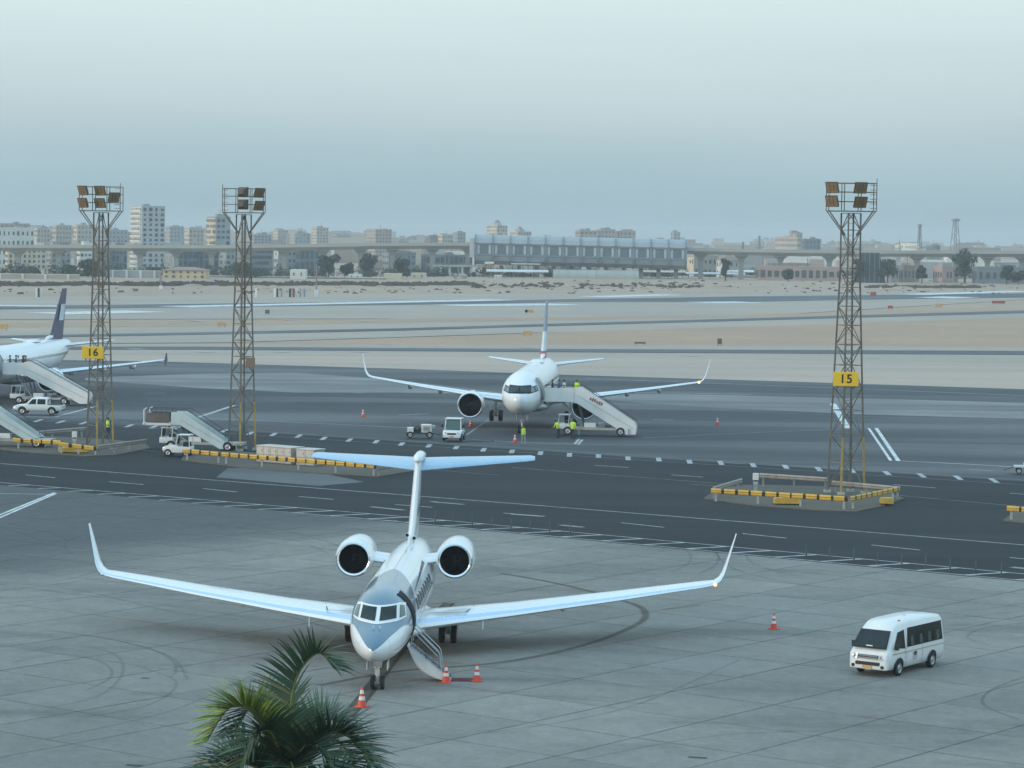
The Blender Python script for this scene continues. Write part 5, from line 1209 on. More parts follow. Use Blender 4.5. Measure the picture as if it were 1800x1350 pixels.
# ------------------------------------------------------------------ the city beyond the airfield
def bmat(n, c, v=.08): return M('facade_' + n, c, .8, 0, v, .12, dirt=.18)
cream = bmat('cream', (.62, .53, .40)); beige = bmat('beige', (.46, .40, .34)); grey = bmat('grey', (.33, .34, .34)); white_f = bmat('white', (.66, .65, .60)); brown = bmat('brown', (.27, .225, .195)); pink = bmat('pink', (.42, .31, .28)); blue_f = bmat('blue', (.16, .21, .25)); slate = bmat('slate', (.20, .22, .24)); yell = bmat('yellow', (.60, .48, .29)); ochre = bmat('ochre', (.40, .35, .29))
win_m = M('far_window', (.085, .09, .095), .3, 0, .3, .3); roof_m = M('far_roof', (.22, .20, .18), .8, 0, .15, .2); white_roof = M('white_roof', (.66, .67, .66), .5, 0, .08, .1, dirt=.15)
def building(px0, px1, ytop, Y, mat, label, floors=6, cols=5, side=.3, yaw=24, lmat=None, roof='flat', balc=False, each=False, zbase=None, win=(.55, .5), bands=False):
    """block seen between two picture columns at range Y; its left flank takes the share 'side' of the width"""
    if Y >= 1500: Y *= 1.3; ytop += 3
    a, b = AT(px0, ytop, Y), AT(px1, ytop, Y); Wd = b.x - a.x; h = (a.z + b.z) / 2 + .3 - (1.0 if Y > 1500 else 0); ph = R(yaw)
    W = Wd * (1 - side) / math.cos(ph); D = max(6, Wd * side / math.sin(ph))
    cx = a.x + Wd * side; c = Vector((cx, Y, -.3))          # nearest corner
    root = empty('city_building', c, -0.0, label, 'building'); root.rotation_euler = (0, 0, ph if side > 0 else 0)
    if side <= 0: W, D = Wd, 14
    body = MB().box((W / 2, D / 2, h / 2), (W, D, h)).build('wall', mat, root)
    if lmat: MB().box((-.12, D / 2, h / 2), (.2, D - .1, h - .1)).build('flank_wall', lmat, root)  # where paler than the front, the sunlit side is put into its colour
    fh = h / floors
    def win_at(face, u, z, w, hh, par, nm):
        if face == 0: return MB().box((u, -.03, z), (w, .3, hh)).build(nm, win_m, par, fix=False)
        return MB().box((-.22 if lmat else -.03, u, z), (.3, w, hh)).build(nm, win_m, par, fix=False)
    mbs = MB()
    for face, LL in ((0, W), (1, D)):
        n = cols if face == 0 else max(1, int(round(cols * D / max(W, 1)))); n = min(n, 12)
        for f in range(floors):
            for k in range(n):
                u = LL * (k + .5) / n; z = fh * (f + .52); w, hh = LL / n * win[0] * random.choice((.7, 1, 1, 1.15)), fh * win[1] * random.choice((.8, 1, 1, 1.2))
                if bands: w = LL / n * .98
                if not each and random.random() < .06: continue
                if each: win_at(face, u, z, w, hh, body, 'window')
                elif face == 0: mbs.box((u, -.03, z), (w, .3, hh))
                else: mbs.box((-.22 if lmat else -.03, u, z), (.3, w, hh))
    if not each and mbs.v: tag(mbs.build('window_rows', win_m, root, fix=False), kind='stuff')
    if balc:
        for f in range(floors): MB().box((-.55, D / 2, fh * (f + .25)), (1.1, D * .94, fh * .42)).build('balcony', lmat or mat, root)
    if roof == 'flat':
        MB().box((W / 2, D / 2, h + .35), (W + .3, D + .3, .7)).build('parapet', mat, root)
        for k in range(random.randint(1, 3)):
            u, v = random.uniform(.15, .8) * W, random.uniform(.2, .8) * D; hh = random.uniform(1.0, 2.4); MB().box((u, v, h + hh / 2), (min(W, random.uniform(2.5, 5)), min(D, 3.5), hh)).build('roof_hut', random.choice((mat, grey, brown)), root)
        if random.random() < .6: MB().tube([(W * .6, D * .5, h), (W * .6, D * .5, h + random.uniform(3, 6))], .12, 5).build('antenna', dark_steel, root)
    elif roof == 'hip':
        e = .8; rh = fh * .75; MB().add([(-e, -e, h), (W + e, -e, h), (W + e, D + e, h), (-e, D + e, h), (W * .3, D * .5, h + rh), (W * .7, D * .5, h + rh)], [(0, 1, 5, 4), (2, 3, 4, 5), (1, 2, 5), (3, 0, 4), (3, 2, 1, 0)]).build('roof', M('hip_roof', (.30, .22, .18), .8), root)
    elif roof == 'dome':
        MB().box((W * .5, D / 2, h + 1), (W * .35, D * .5, 2)).build('turret', mat, root); MB().lathe([(0, 2.6), (1, 2.4), (2.2, 1.5), (3, .3), (3.6, .02)], (W * .5, D / 2, h + 2), 'z', 14).build('turret_roof', brown, root, smooth=50)
    elif roof == 'shed':
        MB().box((W / 2, D / 2, h + .25), (W + 1.2, D + 1.2, .5)).build('roof', white_roof, root)
    return root
# the tall block with balcony bands, windows built one by one
tw = building(224, 288, 364, 1450, bmat('pale_grey', (.44, .46, .47)), 'tallest tower block with cream balcony bands, behind the elevated railway', 12, 4, .40, 26, white_f, 'flat', True, True, win=(.5, .55))
a_ = AT(240, 364, 1450); 
rows = [
 (358, 404, 383, 1480, grey, 'cream apartment block with dark balconies beside the unsigned mast head', 9, 3, .48, cream, 'flat', (.6, .5)),
 (0, 48, 389, 1900, brown, 'dark-roofed apartment block at the left edge of the skyline', 7, 6, .0, None, 'flat', (.5, .5)),
 (-20, 56, 402, 1420, white_f, 'long white apartment row with arched windows at the left edge', 4, 8, .2, white_f, 'flat', (.4, .45)),
 (57, 86, 397, 1550, beige, 'beige block right of the long white apartment row', 6, 4, .3, cream, 'flat', (.4, .5)),
 (88, 124, 392, 1700, ochre, 'ochre block left of the sign 16 mast', 6, 5, .3, beige, 'flat', (.4, .5)),
 (126, 166, 391, 1500, beige, 'beige apartment block behind the sign 16 mast', 7, 5, .25, cream, 'flat', (.35, .45)),
 (168, 222, 400, 1620, grey, 'grey low block left of the tallest tower', 6, 6, .3, grey, 'flat', (.4, .5)),
 (289, 322, 394, 1900, grey, 'grey block right of the tallest tower', 7, 4, .3, beige, 'flat', (.4, .5)),
 (322, 357, 398, 1750, ochre, 'ochre block between the tower and the cream apartment block', 6, 4, .3, cream, 'flat', (.4, .5)),
 (434, 476, 408, 1700, grey, 'grey block right of the unsigned mast head', 7, 5, .3, grey, 'flat', (.5, .5)),
 (478, 506, 400, 2000, beige, 'pale block with stepped roof beyond the railway', 8, 4, .4, cream, 'flat', (.4, .5)),
 (508, 544, 406, 1850, grey, 'grey block with two small roof huts', 7, 4, .3, beige, 'flat', (.4, .5)),
 (546, 577, 396, 1900, beige, 'beige apartment tower between grey blocks', 9, 4, .35, cream, 'flat', (.45, .5)),
 (580, 622, 409, 2100, grey, 'low grey block right of the beige apartment tower', 6, 5, .3, grey, 'flat', (.4, .5)),
 (642, 688, 399, 1800, pink, 'brown-pink apartment block standing alone on the skyline', 8, 5, .4, beige, 'flat', (.45, .5)),
 (690, 746, 419, 2000, grey, 'low grey block left of the station', 4, 7, .2, grey, 'flat', (.4, .5)),
 (748, 776, 411, 1750, brown, 'brown block in the trio left of the station', 6, 4, .3, brown, 'flat', (.4, .5)),
 (770, 796, 408, 1700, beige, 'beige middle block in the trio left of the station', 6, 4, .3, cream, 'flat', (.4, .5)),
 (796, 818, 404, 1720, grey, 'grey block in the trio left of the station', 7, 3, .4, grey, 'flat', (.4, .5)),
 (856, 892, 391, 1900, beige, 'cream apartment block with a small dark roof turret above the station', 9, 4, .5, cream, 'dome', (.4, .5)),
 (894, 934, 402, 2000, ochre, 'lower stepped block right of the turret block', 6, 5, .4, cream, 'dome', (.4, .5)),
 (1012, 1050, 401, 1950, pink, 'pink apartment block, outer end of the row above the station', 6, 4, .2, pink, 'flat', (.5, .5)),
 (1050, 1082, 399, 1960, pink, 'pink apartment block in the centre of the row above the station', 6, 4, .2, pink, 'flat', (.5, .5)),
 (1082, 1118, 402, 1970, pink, 'pink apartment block, inner end of the row above the station', 6, 4, .2, brown, 'flat', (.5, .5)),
 (1180, 1196, 404, 2200, grey, 'thin grey tower over the far end of the station', 6, 2, .3, grey, 'flat', (.4, .5)),
 (1370, 1408, 412, 1650, beige, 'pink and cream block left of the sign 15 mast', 5, 5, .85, beige, 'flat', (.4, .4)),
 (1408, 1444, 416, 1680, slate, 'slate grey block joined to the pink one', 5, 4, .2, slate, 'flat', (.4, .5)),
 (1391, 1411, 405, 1720, pink, 'pink stair tower rising behind the cream block', 6, 2, .5, pink, 'flat', (.3, .4)),
 (1576, 1588, 427, 1800, white_f, 'small white cube building beside the radio mast', 3, 2, .3, white_f, 'flat', (.35, .4)),
 (1591, 1629, 424, 1780, white_f, 'larger white cube building beside the radio mast', 3, 4, .7, white_f, 'flat', (.35, .4)),
 (1630, 1654, 427, 1850, slate, 'slate block right of the white cubes', 4, 3, .4, slate, 'flat', (.4, .5)),
 (8, 76, 437, 1345, cream, 'cream ornate block under the railway at the left edge', 4, 8, .1, cream, 'flat', (.45, .5)),
 (78, 122, 434, 1360, grey, 'grey block under the railway right of the ornate one', 4, 4, .3, grey, 'flat', (.45, .45)),
 (133, 160, 433, 1350, white_f, 'white balcony block under the railway left of the sign 16 mast', 4, 3, .3, white_f, 'flat', (.6, .4)),
 (160, 190, 434, 1365, brown, 'brown block under the railway behind the sign 16 mast', 4, 4, .3, brown, 'flat', (.45, .5)),
 (190, 222, 436, 1375, blue_f, 'blue-grey block under the railway left of the tower foot', 3, 4, .2, blue_f, 'flat', (.7, .7)),
 (310, 346, 437, 1360, blue_f, 'dark glass hall behind the yellow house', 2, 4, .1, slate, 'shed', (.8, .8)),
 (346, 383, 436, 1365, blue_f, 'second dark glass hall right of the yellow house', 2, 4, .1, slate, 'shed', (.8, .8)),
 (384, 412, 436, 1355, grey, 'pale block with dark window stacks beside the glass halls', 4, 2, .5, grey, 'flat', (.6, .5)),
 (434, 478, 437, 1350, slate, 'dark office block with horizontal window bands', 4, 1, .15, slate, 'flat', (.9, .55)),
 (482, 520, 440, 1380, grey, 'grey hall under the railway with white boards', 3, 4, .2, white_f, 'flat', (.5, .4)),
 (520, 560, 438, 1370, blue_f, 'blue hall left of the dark trees', 2, 4, .2, blue_f, 'shed', (.7, .7)),
 (672, 730, 446, 1380, slate, 'long grey hall with a pale stair flank', 3, 6, .2, grey, 'flat', (.5, .4)),
 (740, 830, 450, 1390, slate, 'dark open hall beside the station entrance', 2, 10, .1, slate, 'flat', (.7, .7)),
 (1210, 1262, 452, 1400, ochre, 'ochre shed block at the far end of the station', 2, 5, .2, cream, 'flat', (.4, .4)),
 (1262, 1300, 458, 1380, beige, 'small pale gabled building right of the station', 2, 3, .3, white_f, 'hip', (.3, .4)),
 (1325, 1370, 452, 1600, white_f, 'pale hall seen under the railway between two piers', 1, 5, .1, white_f, 'shed', (.3, .3)),
 (1385, 1440, 456, 1560, beige, 'pale low houses under the railway left of the sign 15 mast', 2, 6, .2, white_f, 'flat', (.4, .4)),
 (1440, 1482, 450, 1500, cream, 'cream house touching the sign 15 mast', 2, 4, .3, cream, 'flat', (.4, .4)),
 (1335, 1480, 471, 1300, pink, 'long low brick building left of the sign 15 mast', 1, 14, .0, None, 'flat', (.6, .5)),
 (1580, 1610, 469, 1290, brown, 'small brown hut under the radio mast', 1, 3, .3, beige, 'flat', (.4, .4)),
 (1645, 1676, 470, 1290, pink, 'small red hut left of the big tree', 1, 3, .4, pink, 'flat', (.4, .4)),
 (1560, 1582, 472, 1285, grey, 'small grey hut right of the netting screen', 1, 2, .3, grey, 'flat', (.4, .4)),
 (1742, 1800, 462, 1330, white_f, 'white hall at the right edge under the railway', 2, 6, .1, white_f, 'shed', (.4, .4)),
 (1718, 1830, 472, 1290, slate, 'low grey sheds at the right edge behind the sand', 1, 9, .0, None, 'flat', (.6, .5)),
]
for (x0, x1, yt, Y, mt_, lb, fl, cl, sd, lm, rf, wn_) in rows: building(x0, x1, yt, Y, mt_, lb, fl, cl, sd, 24, lm, rf, win=wn_)
building(286, 362, 475, G(324, 488.5).y, yell, 'yellow two-storey house with a hipped roof at the edge of the sand', 2, 6, .0, 24, None, 'hip', False, True, win=(.35, .45))
for x0, x1, yt, m_, lb in ((675, 705, 481, cream, 'pale low shed, left one of the two by the sand edge'), (722, 748, 480, cream, 'pale low shed, right one of the two by the sand edge'), (798, 802.5, 482, beige, 'tiny pale hut left of the carports'), (812, 820, 483, beige, 'tiny pale kiosk left of the carports'), (869, 882, 484, white_f, 'small white cabin before the carports'), (612, 634, 482, white_f, 'white trailer between the dark trees'), (510, 536, 474, white_f, 'white trailer left of the dark trees'), (1640, 1660, 489, cream, 'low pale wall block left of the big tree'), (1770, 1785, 487, yell, 'yellow cabin at the right edge of the sand')):
    building(x0, x1, yt, G((x0 + x1) / 2, 489).y, m_, lb, 1, 2, 0, 24, None, 'none', win=(.2, .3))
# boundary walls
def wall_thing(px0, px1, yt, Y, mat, label, posts=0):
    Y = G((px0 + px1) / 2, 488.5).y + (Y - 1268)
    a, b = AT(px0, yt, Y), AT(px1, yt, Y); h = (a.z + b.z) / 2 + .3; root = empty('boundary_wall', (a.x, Y, -.3), 0, label, 'wall'); L = b.x - a.x
    MB().box((L / 2, 0, h / 2), (L, .4, h)).build('wall_run', mat, root); MB().box((L / 2, 0, h + .12), (L, .7, .24)).build('coping', white_f, root)
    for k in range(posts): MB().box((L * (k + .5) / posts, -.1, h * .55), (.8, .8, h * 1.1)).build('pier', white_f, root)
wall_thing(-60, 140, 482, 1268, ochre, 'sand-coloured boundary wall with white coping at the left edge', 5)
wall_thing(186, 284, 476, 1290, grey, 'grey boundary wall with white posts left of the yellow house', 4)
wall_thing(1290, 1500, 486, 1270, brown, 'low brown wall along the sand, right half', 0)
wall_thing(1500, 1860, 488, 1270, brown, 'low brown wall along the sand at the far right', 0)
wall_thing(362, 680, 487, 1275, brown, 'low dark wall along the sand behind the unsigned mast', 0)

# ------------------------------------------------------------------ elevated railway and station
con = M('viaduct_concrete', (.40, .40, .37), .8, 0, .08, .08, dirt=.2); con_d = M('viaduct_shade', (.26, .27, .26), .8, 0, .1, .1)
VY = 1310
VP = [AT(px, py, VY) for px, py in ((-160, 428), (0, 430), (400, 431), (660, 427), (840, 426), (1200, 435), (1300, 437.5), (1500, 440), (1960, 441))]
root = empty('elevated_railway', (0, 0, 0), 0, 'long concrete elevated railway crossing in front of the city', 'viaduct')
prof = [(-4.6, 0), (-4.6, -1.5), (-4.0, -1.6), (-2.2, -3.0), (2.2, -3.0), (4.0, -1.6), (4.6, -1.5), (4.6, 0), (4.2, 0), (4.2, -.9), (-4.2, -.9), (-4.2, 0)]
MB().rings([[p + Vector((0, q, z)) for q, z in prof] for p in VP]).build('deck', con, root)
vz = lambda x: float(np.interp(x, [p.x for p in VP], [p.z for p in VP]))
k = 0
for px in [-40, 32, 104, 178, 246, 310, 372, 436, 500, 568, 634, 690, 760, 822] + [1232, 1303, 1372, 1458, 1533, 1612, 1680, 1736, 1797, 1850]:
    x = AT(px, 450, VY).x; z = vz(x) - 3.0
    pr = MB().rings([[(x + sx * w, VY + sy * d, zz_) for sx, sy in ((-1, -1), (1, -1), (1, 1), (-1, 1))] for zz_, w, d in ((-.3, 1.1, 1.1), (z - 3.0, 1.1, 1.1), (z - 1.4, 1.7, 1.9), (z - .4, 2.9, 3.2), (z, 3.1, 3.3))]).build('pier', con_d, root)
# station: long tube with ribs
a_, b_ = AT(836, 440, VY), AT(1204, 446, VY); L = b_.x - a_.x; st = empty('railway_station', (a_.x, VY, 0), math.atan2((b_.z - a_.z) * 0, L), 'long grey tube-shaped elevated station with ribbed white bays', 'station')
zt_ = AT(836, 414.5, VY).z; zt2 = AT(1204, 424, VY).z; zb_ = AT(836, 464, VY).z
m_body = M('station_grey', (.29, .33, .37), .5, .1, .08, .1); m_roof = M('station_roof', (.34, .37, .38), .5, .2, .06, .1); m_rib = M('station_rib', (.20, .23, .26), .5); m_white = M('station_white', (.50, .53, .55), .5)
sl = (zt2 - zt_) / L
def sec_st(x, k): # outline towards the airfield, lower to upper, closed at the back
    z0 = zb_ + sl * x; H_ = zt_ - zb_
    return [(x, y, z0 + H_ * f) for y, f in ((-5.5, .0), (-8.6, .14), (-9.4, .30), (-9.0, .34), (-9.0, .74), (-9.6, .76), (-8.6, .90), (-6, 1.0), (6, 1.0), (9, .85), (9, .15), (5.5, 0))]
MB().rings([sec_st(x, 0) for x in np.linspace(0, L, 3)]).build('shell', m_body, st)
MB().grid([[Vector((x, y, zb_ + sl * x + (zt_ - zb_) * f)) for x in (0, L)] for y, f in ((-9.9, .755), (-8.7, .92), (-6, 1.02), (0, 1.05), (6, 1.02))]).build('roof', m_roof, st, fix=False)
nb = 12
for k in range(nb + 1):
    x = L * k / nb; H_ = zt_ - zb_; z0 = zb_ + sl * x
    rb = MB()
    for (y0, f0), (y1, f1) in zip(((-5.6, -.01), (-8.9, .13), (-9.8, .30), (-9.5, .74), (-10.0, .77), (-8.8, .93)), ((-8.9, .13), (-9.8, .30), (-9.5, .74), (-10.0, .77), (-8.8, .93), (-6, 1.04))): rb.bar((x, y0, z0 + H_ * f0), (x, y1, z0 + H_ * f1), .9, .5)
    rb.build('rib', m_rib, st)
    if k < nb:
        xm = L * (k + .5) / nb; bw = L / nb; zc = z0 + H_ * .53
        for s_ in (-.32, .32): MB().box((xm + s_ * bw, -9.15, zc), (bw * .12, .4, H_ * .30)).build('white_panel', m_white, st)
        MB().box((xm, -9.1, zc), (bw * .44, .3, H_ * .30)).build('window_panel', M('station_glass', (.12, .16, .19), .3), st)
        MB().box((xm, -9.5, z0 + H_ * .725), (bw, .6, H_ * .035)).build('gutter', m_rib, st); MB().box((xm, -9.55, z0 + H_ * .33), (bw, .4, H_ * .03)).build('ledge', m_rib, st)
        MB().box((xm, 0, zb_ / 2 - .5), (1.8, 3, zb_)).build('column', con_d, st)
MB().box((-1.6, -4, (zb_ + zt_) / 2 + 1), (2.2, 9, 9)).build('end_wall', m_white, st)
MB().box((-7, -2, zb_ - 1.0), (26, 9, .8)).build('entrance_slab', con, st)
for x in (-16, -12, -6, -2): MB().box((x, -5, (zb_ - 1) / 2 - .3), (1.0, 1.0, zb_ - 1)).build('entrance_column', m_white, st)

# quonset hut, carports, netting screen
def arch_hut(px0, px1, yt, Y, label):
    Y = G((px0 + px1) / 2, 488).y + (Y - 1235)
    a, b = AT(px0, 488, Y), AT(px1, 488, Y); h = AT(px0, yt, Y).z + .3; L = b.x - a.x; root = empty('arched_hut', (a.x, Y, -.3), 0, label, 'hut')
    A_ = [(-math.cos(t) * h * 1.3, math.sin(t) * h) for t in np.linspace(0, math.pi, 13)]
    MB().rings([[Vector((x, y, z)) for y, z in A_] for x in (0, L)]).build('vault', M('hut_skin', (.36, .36, .32), .6, .1, .1, .08), root, smooth=50)
    for k in range(9): MB().rings([[Vector((x, y * 1.015, z * 1.015 + .01)) for y, z in A_] for x in (L * (k + .5) / 9, L * (k + .5) / 9 + .5)], cap=False).build('rib', grey, root)
    MB().add([(-.05, y * .93, z * .93) for y, z in A_], [tuple(range(13))]).build('end_opening', interior, root, fix=False)
arch_hut(972, 1122, 473.5, 1235, 'long pale arched hut with dark ribs in front of the station')
def carport(px0, px1, yt, Y, label, m=white_roof):
    Y = G((px0 + px1) / 2, 488).y + (Y - 1250)
    a, b = AT(px0, yt, Y), AT(px1, yt, Y); h = a.z + .3; L = b.x - a.x; root = empty('carport', (a.x, Y, -.3), 0, label, 'carport')
    MB().box((L / 2, 0, h), (L, 6, .35), rot=Matrix.Rotation(.12, 3, 'X')).build('roof', m, root)
    for k in range(6): MB().bar((L * (k + .3) / 5.6, 2, 0), (L * (k + .3) / 5.6, 0, h), .25).build('post', dark_steel, root)
carport(855, 964, 475.5, 1262, 'white carport roof, nearer one in front of the station'); carport(898, 950, 462.5, 1290, 'white carport roof right under the station'); carport(852, 868, 462, 1288, 'short cream carport roof at the station end', cream); carport(1070, 1090, 464.5, 1285, 'small white carport roof behind the arched hut')
carport(1205, 1310, 480, 1255, 'long grey carport right of the arched hut', pale_steel); carport(1262, 1325, 476, 1275, 'pale carport behind the long grey one', white_roof); carport(1398, 1482, 480, 1262, 'white carport before the brick building', white_roof); carport(1130, 1205, 477, 1265, 'low beige shed roof right of the arched hut', cream)
a_, b_ = AT(1512, 444, 1262), AT(1546, 443, 1262); ns = empty('netting_screen', (a_.x, 1262, -.3), 0, 'tall dark netting screen behind the sign 15 mast', 'screen'); L = b_.x - a_.x; hN = a_.z + .3
MB().prism([(-3, 0), (L + 3, 0), (L, hN), (0, hN)], .3, axis='y').build('net', M('net_dark', (.055, .07, .08), .9, 0, .15, .3), ns)
for k in range(5): MB().bar((L * k / 4, -.3, 0), (L * k / 4, -.3, hN), .25).build('pole', slate, ns)

# radio masts
def radio_mast(px, yt, Y, w, label):
    p = AT(px, yt, Y); root = empty('radio_mast', (p.x, Y, -.3), .4, label, 'radio mast'); h = p.z + .3
    for sx, sy in ((-1, -1), (1, -1), (1, 1), (-1, 1)): MB().bar((sx * w, sy * w, 0), (sx * w * .25, sy * w * .25, h), .35).build('leg', grey_steel, root)
    n = 9
    for k in range(n):
        for fy in (-1, 1):
            z0, z1 = h * k / n, h * (k + 1) / n; w0, w1 = w * (1 - .75 * k / n), w * (1 - .75 * (k + 1) / n); s_ = 1 if k % 2 else -1
            MB().bar((s_ * w0, fy * w0, z0), (-s_ * w1, fy * w1, z1), .22).build('brace', grey_steel, root)
    MB().box((0, 0, h - 1), (w * 1.2, w * 1.2, 1.2)).build('top_frame', grey_steel, root)
radio_mast(1680, 384, 1700, 3.2, 'tall lattice radio mast above the big tree'); radio_mast(1617, 394, 1750, 1.6, 'slimmer radio mast above the white cubes'); radio_mast(1306, 425, 1500, .8, 'short thin mast over the railway'); radio_mast(1335, 414, 1900, 1.0, 'faint thin mast far behind the railway')
def lamp_pole(px, yb, yt, label):
    p = G(px, yb); s_ = FPX / p.y; h = (yb - yt) / s_; root = empty('sand_pole', (p.x, p.y, -.3), 0, label, 'pole')
    MB().tube([(0, 0, 0), (0, 0, h)], .25, 6).build('shaft', brown, root); MB().box((0, 0, h * .12), (1.1, 1.1, h * .22)).build('white_base', cone_white, root)
lamp_pole(283, 507, 478, 'dark pole with a white base left of the yellow house'); lamp_pole(556, 521, 462, 'thin pole beside the marker boards'); lamp_pole(1548, 506, 498, 'short white post in the sand right of the sign 15 mast')

# hazy districts on the horizon
fc = MB()
for k in range(330):
    Y = random.uniform(2300, 5200); px = random.uniform(-80, 1900); w = random.uniform(12, 40); h = random.uniform(6, 15) * (1 + .5 * (px < 700) * random.random()) + (Y - 2300) * .0022
    x = AT(px, 400, Y).x; fc.box((x, Y, h / 2 - .3), (w, random.uniform(10, 30), h), random.randint(0, 3))
    if random.random() < .4: fc.box((x + random.uniform(-.3, .3) * w, Y, h + 1.2), (w * .25, 5, 3), random.randint(0, 3))
tag(fc.build('far_city', [beige, grey, ochre, brown]), 'hazy jumble of distant city blocks along the whole horizon', 'city', kind='stuff')
fc = MB()
for k in range(120):
    Y = random.uniform(1420, 2200); px = random.uniform(-60, 1880); h = random.uniform(4, 11.5); w = random.uniform(8, 26)
    x = AT(px, 400, Y).x; fc.box((x, Y, h / 2 - .3), (w, 12, h), random.randint(0, 5))
tag(fc.build('low_town', [beige, grey, ochre, brown, white_f, pink]), 'low town houses filling the ground behind the elevated railway', 'town', kind='stuff')

# ------------------------------------------------------------------ trees behind the sand
leaf_d = M('tree_leaf', (.035, .055, .035), .7, 0, .35, .6); leaf_e = M('tree_leaf_light', (.055, .075, .045), .7, 0, .3, .6); bark = M('bark', (.12, .09, .06), .9, 0, .2, 1.5)
def tree(px, yb, yt, wpx, label, lobes=7, n=900, seed=0, dark=leaf_d):
    Yt = min(G(px, yb).y, 1262); p = AT(px, yt, Yt); s_ = FPX / Yt; h = p.z + .3; w = wpx / s_ / 2; rnd = random.Random(seed + 11)
    root = empty('broadleaf_tree', (p.x, p.y, -.3), 0, label, 'tree')
    MB().tube([(0, 0, 0), (.1, 0, h * .3), (-.1, .1, h * .55), (.1, 0, h * .8)], [h * .035, h * .028, h * .02, .05], 7).tube([(.1, 0, h * .3), (w * .4, .3, h * .6)], [h * .018, .05], 5).tube([(0, 0, h * .35), (-w * .45, -.3, h * .62)], [h * .018, .05], 5).build('trunk', bark, root)
    cl = [(rnd.uniform(-.62, .62) * w, rnd.uniform(-.5, .5) * w, h * rnd.uniform(.30, .86), w * rnd.uniform(.32, .55)) for _ in range(lobes)] + [(0, 0, h * .6, w * .55)]
    mb = MB()
    for _ in range(n):
        cx, cy, cz, r = rnd.choice(cl); d = Vector((rnd.gauss(0, 1), rnd.gauss(0, 1), rnd.gauss(0, .8))).normalized(); q = Vector((cx, cy, cz)) + d * r * rnd.uniform(.55, 1.08)
        if q.z > h or q.z < h * .12: continue
        a = Vector((rnd.gauss(0, 1), rnd.gauss(0, 1), rnd.gauss(0, 1))).normalized(); b = a.cross(d).normalized(); sz = rnd.uniform(.35, .8)
        mb.add([q - a * sz, q + b * sz * .6, q + a * sz, q - b * sz * .6], [(0, 1, 2, 3)], rnd.random() < .25)
    mb.build('crown', [dark, leaf_e], root, fix=False)
for i, (px, yb, yt, w, lb) in enumerate(((1697, 491, 435, 52, 'big solitary dark tree at the right, against the railway'), (1621, 488, 461, 20, 'small round dark tree between the hut and the red hut'), (1561, 488, 452, 34, 'ragged tree right of the netting screen'), (578, 488, 447, 40, 'dark tall tree left of the pair near the station'), (606, 488, 462, 30, 'lower dark tree beside the tall one'), (650, 488, 444, 36, 'dark conical tree right of the white trailer'),
                                         (155, 486, 456, 36, 'dark tree behind the sign 16 mast'), (122, 486, 466, 30, 'low dark tree left of the sign 16 mast'), (1386, 492, 473, 22, 'bushy tree before the brick building'), (1276, 480, 451, 18, 'small tree under the railway right of the station'), (430, 487, 462, 60, 'wide dark tree behind the unsigned mast'), (705, 488, 455, 30, 'dim tree before the long grey hall'), (1790, 490, 476, 30, 'dark shrub tree at the right frame edge'), (55, 486, 470, 40, 'low dark tree at the left frame edge'), (1512, 489, 450, 26, 'dark tree leaning on the netting screen'), (270, 487, 470, 26, 'low tree left of the yellow house'), (1770, 488, 466, 20, 'slim tree at the right end of the sand'))): tree(px, yb, yt, w, lb, 9, 1500, i)
rnd = random.Random(9); mb = MB()
for _ in range(260):
    px = rnd.uniform(-30, 1850); p = G(px, 487.0, -.3) + Vector((0, rnd.uniform(2, 60), 0)); r = rnd.uniform(2, 6); hh = rnd.uniform(1.8, 6.5)
    for _k in range(110):
        d = Vector((rnd.gauss(0, 1), rnd.gauss(0, 1), abs(rnd.gauss(0, 1)))).normalized(); q = p + Vector((d.x * r, d.y * 2, d.z * hh)) * rnd.uniform(.5, 1.05); a = Vector((rnd.gauss(0, 1), rnd.gauss(0, 1), rnd.gauss(0, 1))).normalized(); b = a.cross(d); sz = rnd.uniform(.3, .7)
        mb.add([q - a * sz, q + b * sz * .7, q + a * sz, q - b * sz * .7], [(0, 1, 2, 3)], rnd.random() < .25)
tag(mb.build('shrubbery', [leaf_d, leaf_e], fix=False), 'broken belt of dark shrubs along the far edge of the sand', 'shrubbery', kind='stuff')
# scrub lines and lumps in the sand
rnd = random.Random(5); mb = MB()
def tuft(p, r, m=0):
    for _ in range(5):
        a = rnd.uniform(0, 6.28); q = p + Vector((math.cos(a) * r * rnd.random(), math.sin(a) * r * rnd.random() * .7, 0)); hh = r * rnd.uniform(.3, .7)
        mb.add([q + Vector((-r * .5, 0, 0)), q + Vector((r * .5, .1, 0)), q + Vector((r * .2, 0, hh)), q + Vector((-r * .3, .05, hh * .8))], [(0, 1, 2, 3)], m)
for _ in range(520):
    px = rnd.uniform(-30, 830); tuft(G(px, 501.5 + .8 * math.sin(px * .03) + rnd.gauss(0, .5) - .0035 * px * 0, -.3), rnd.uniform(.8, 2.6))
for _ in range(160): tuft(G(rnd.uniform(830, 1240), 503 + rnd.gauss(0, 2.2), -.3), rnd.uniform(.4, 1.5))
for _ in range(240): tuft(G(rnd.uniform(1520, 1720), 505.5 + rnd.gauss(0, .5), -.3), rnd.uniform(.6, 1.8))
for _ in range(260): tuft(G(rnd.uniform(-30, 1850), rnd.uniform(493, 517), -.3), rnd.uniform(.3, 1.0))
tag(mb.build('scrub', M('dry_scrub', (.12, .10, .085), .95, 0, .3, .8), fix=False), 'dry dark scrub growing in lines across the sand', 'scrub', kind='stuff')
mb = MB()
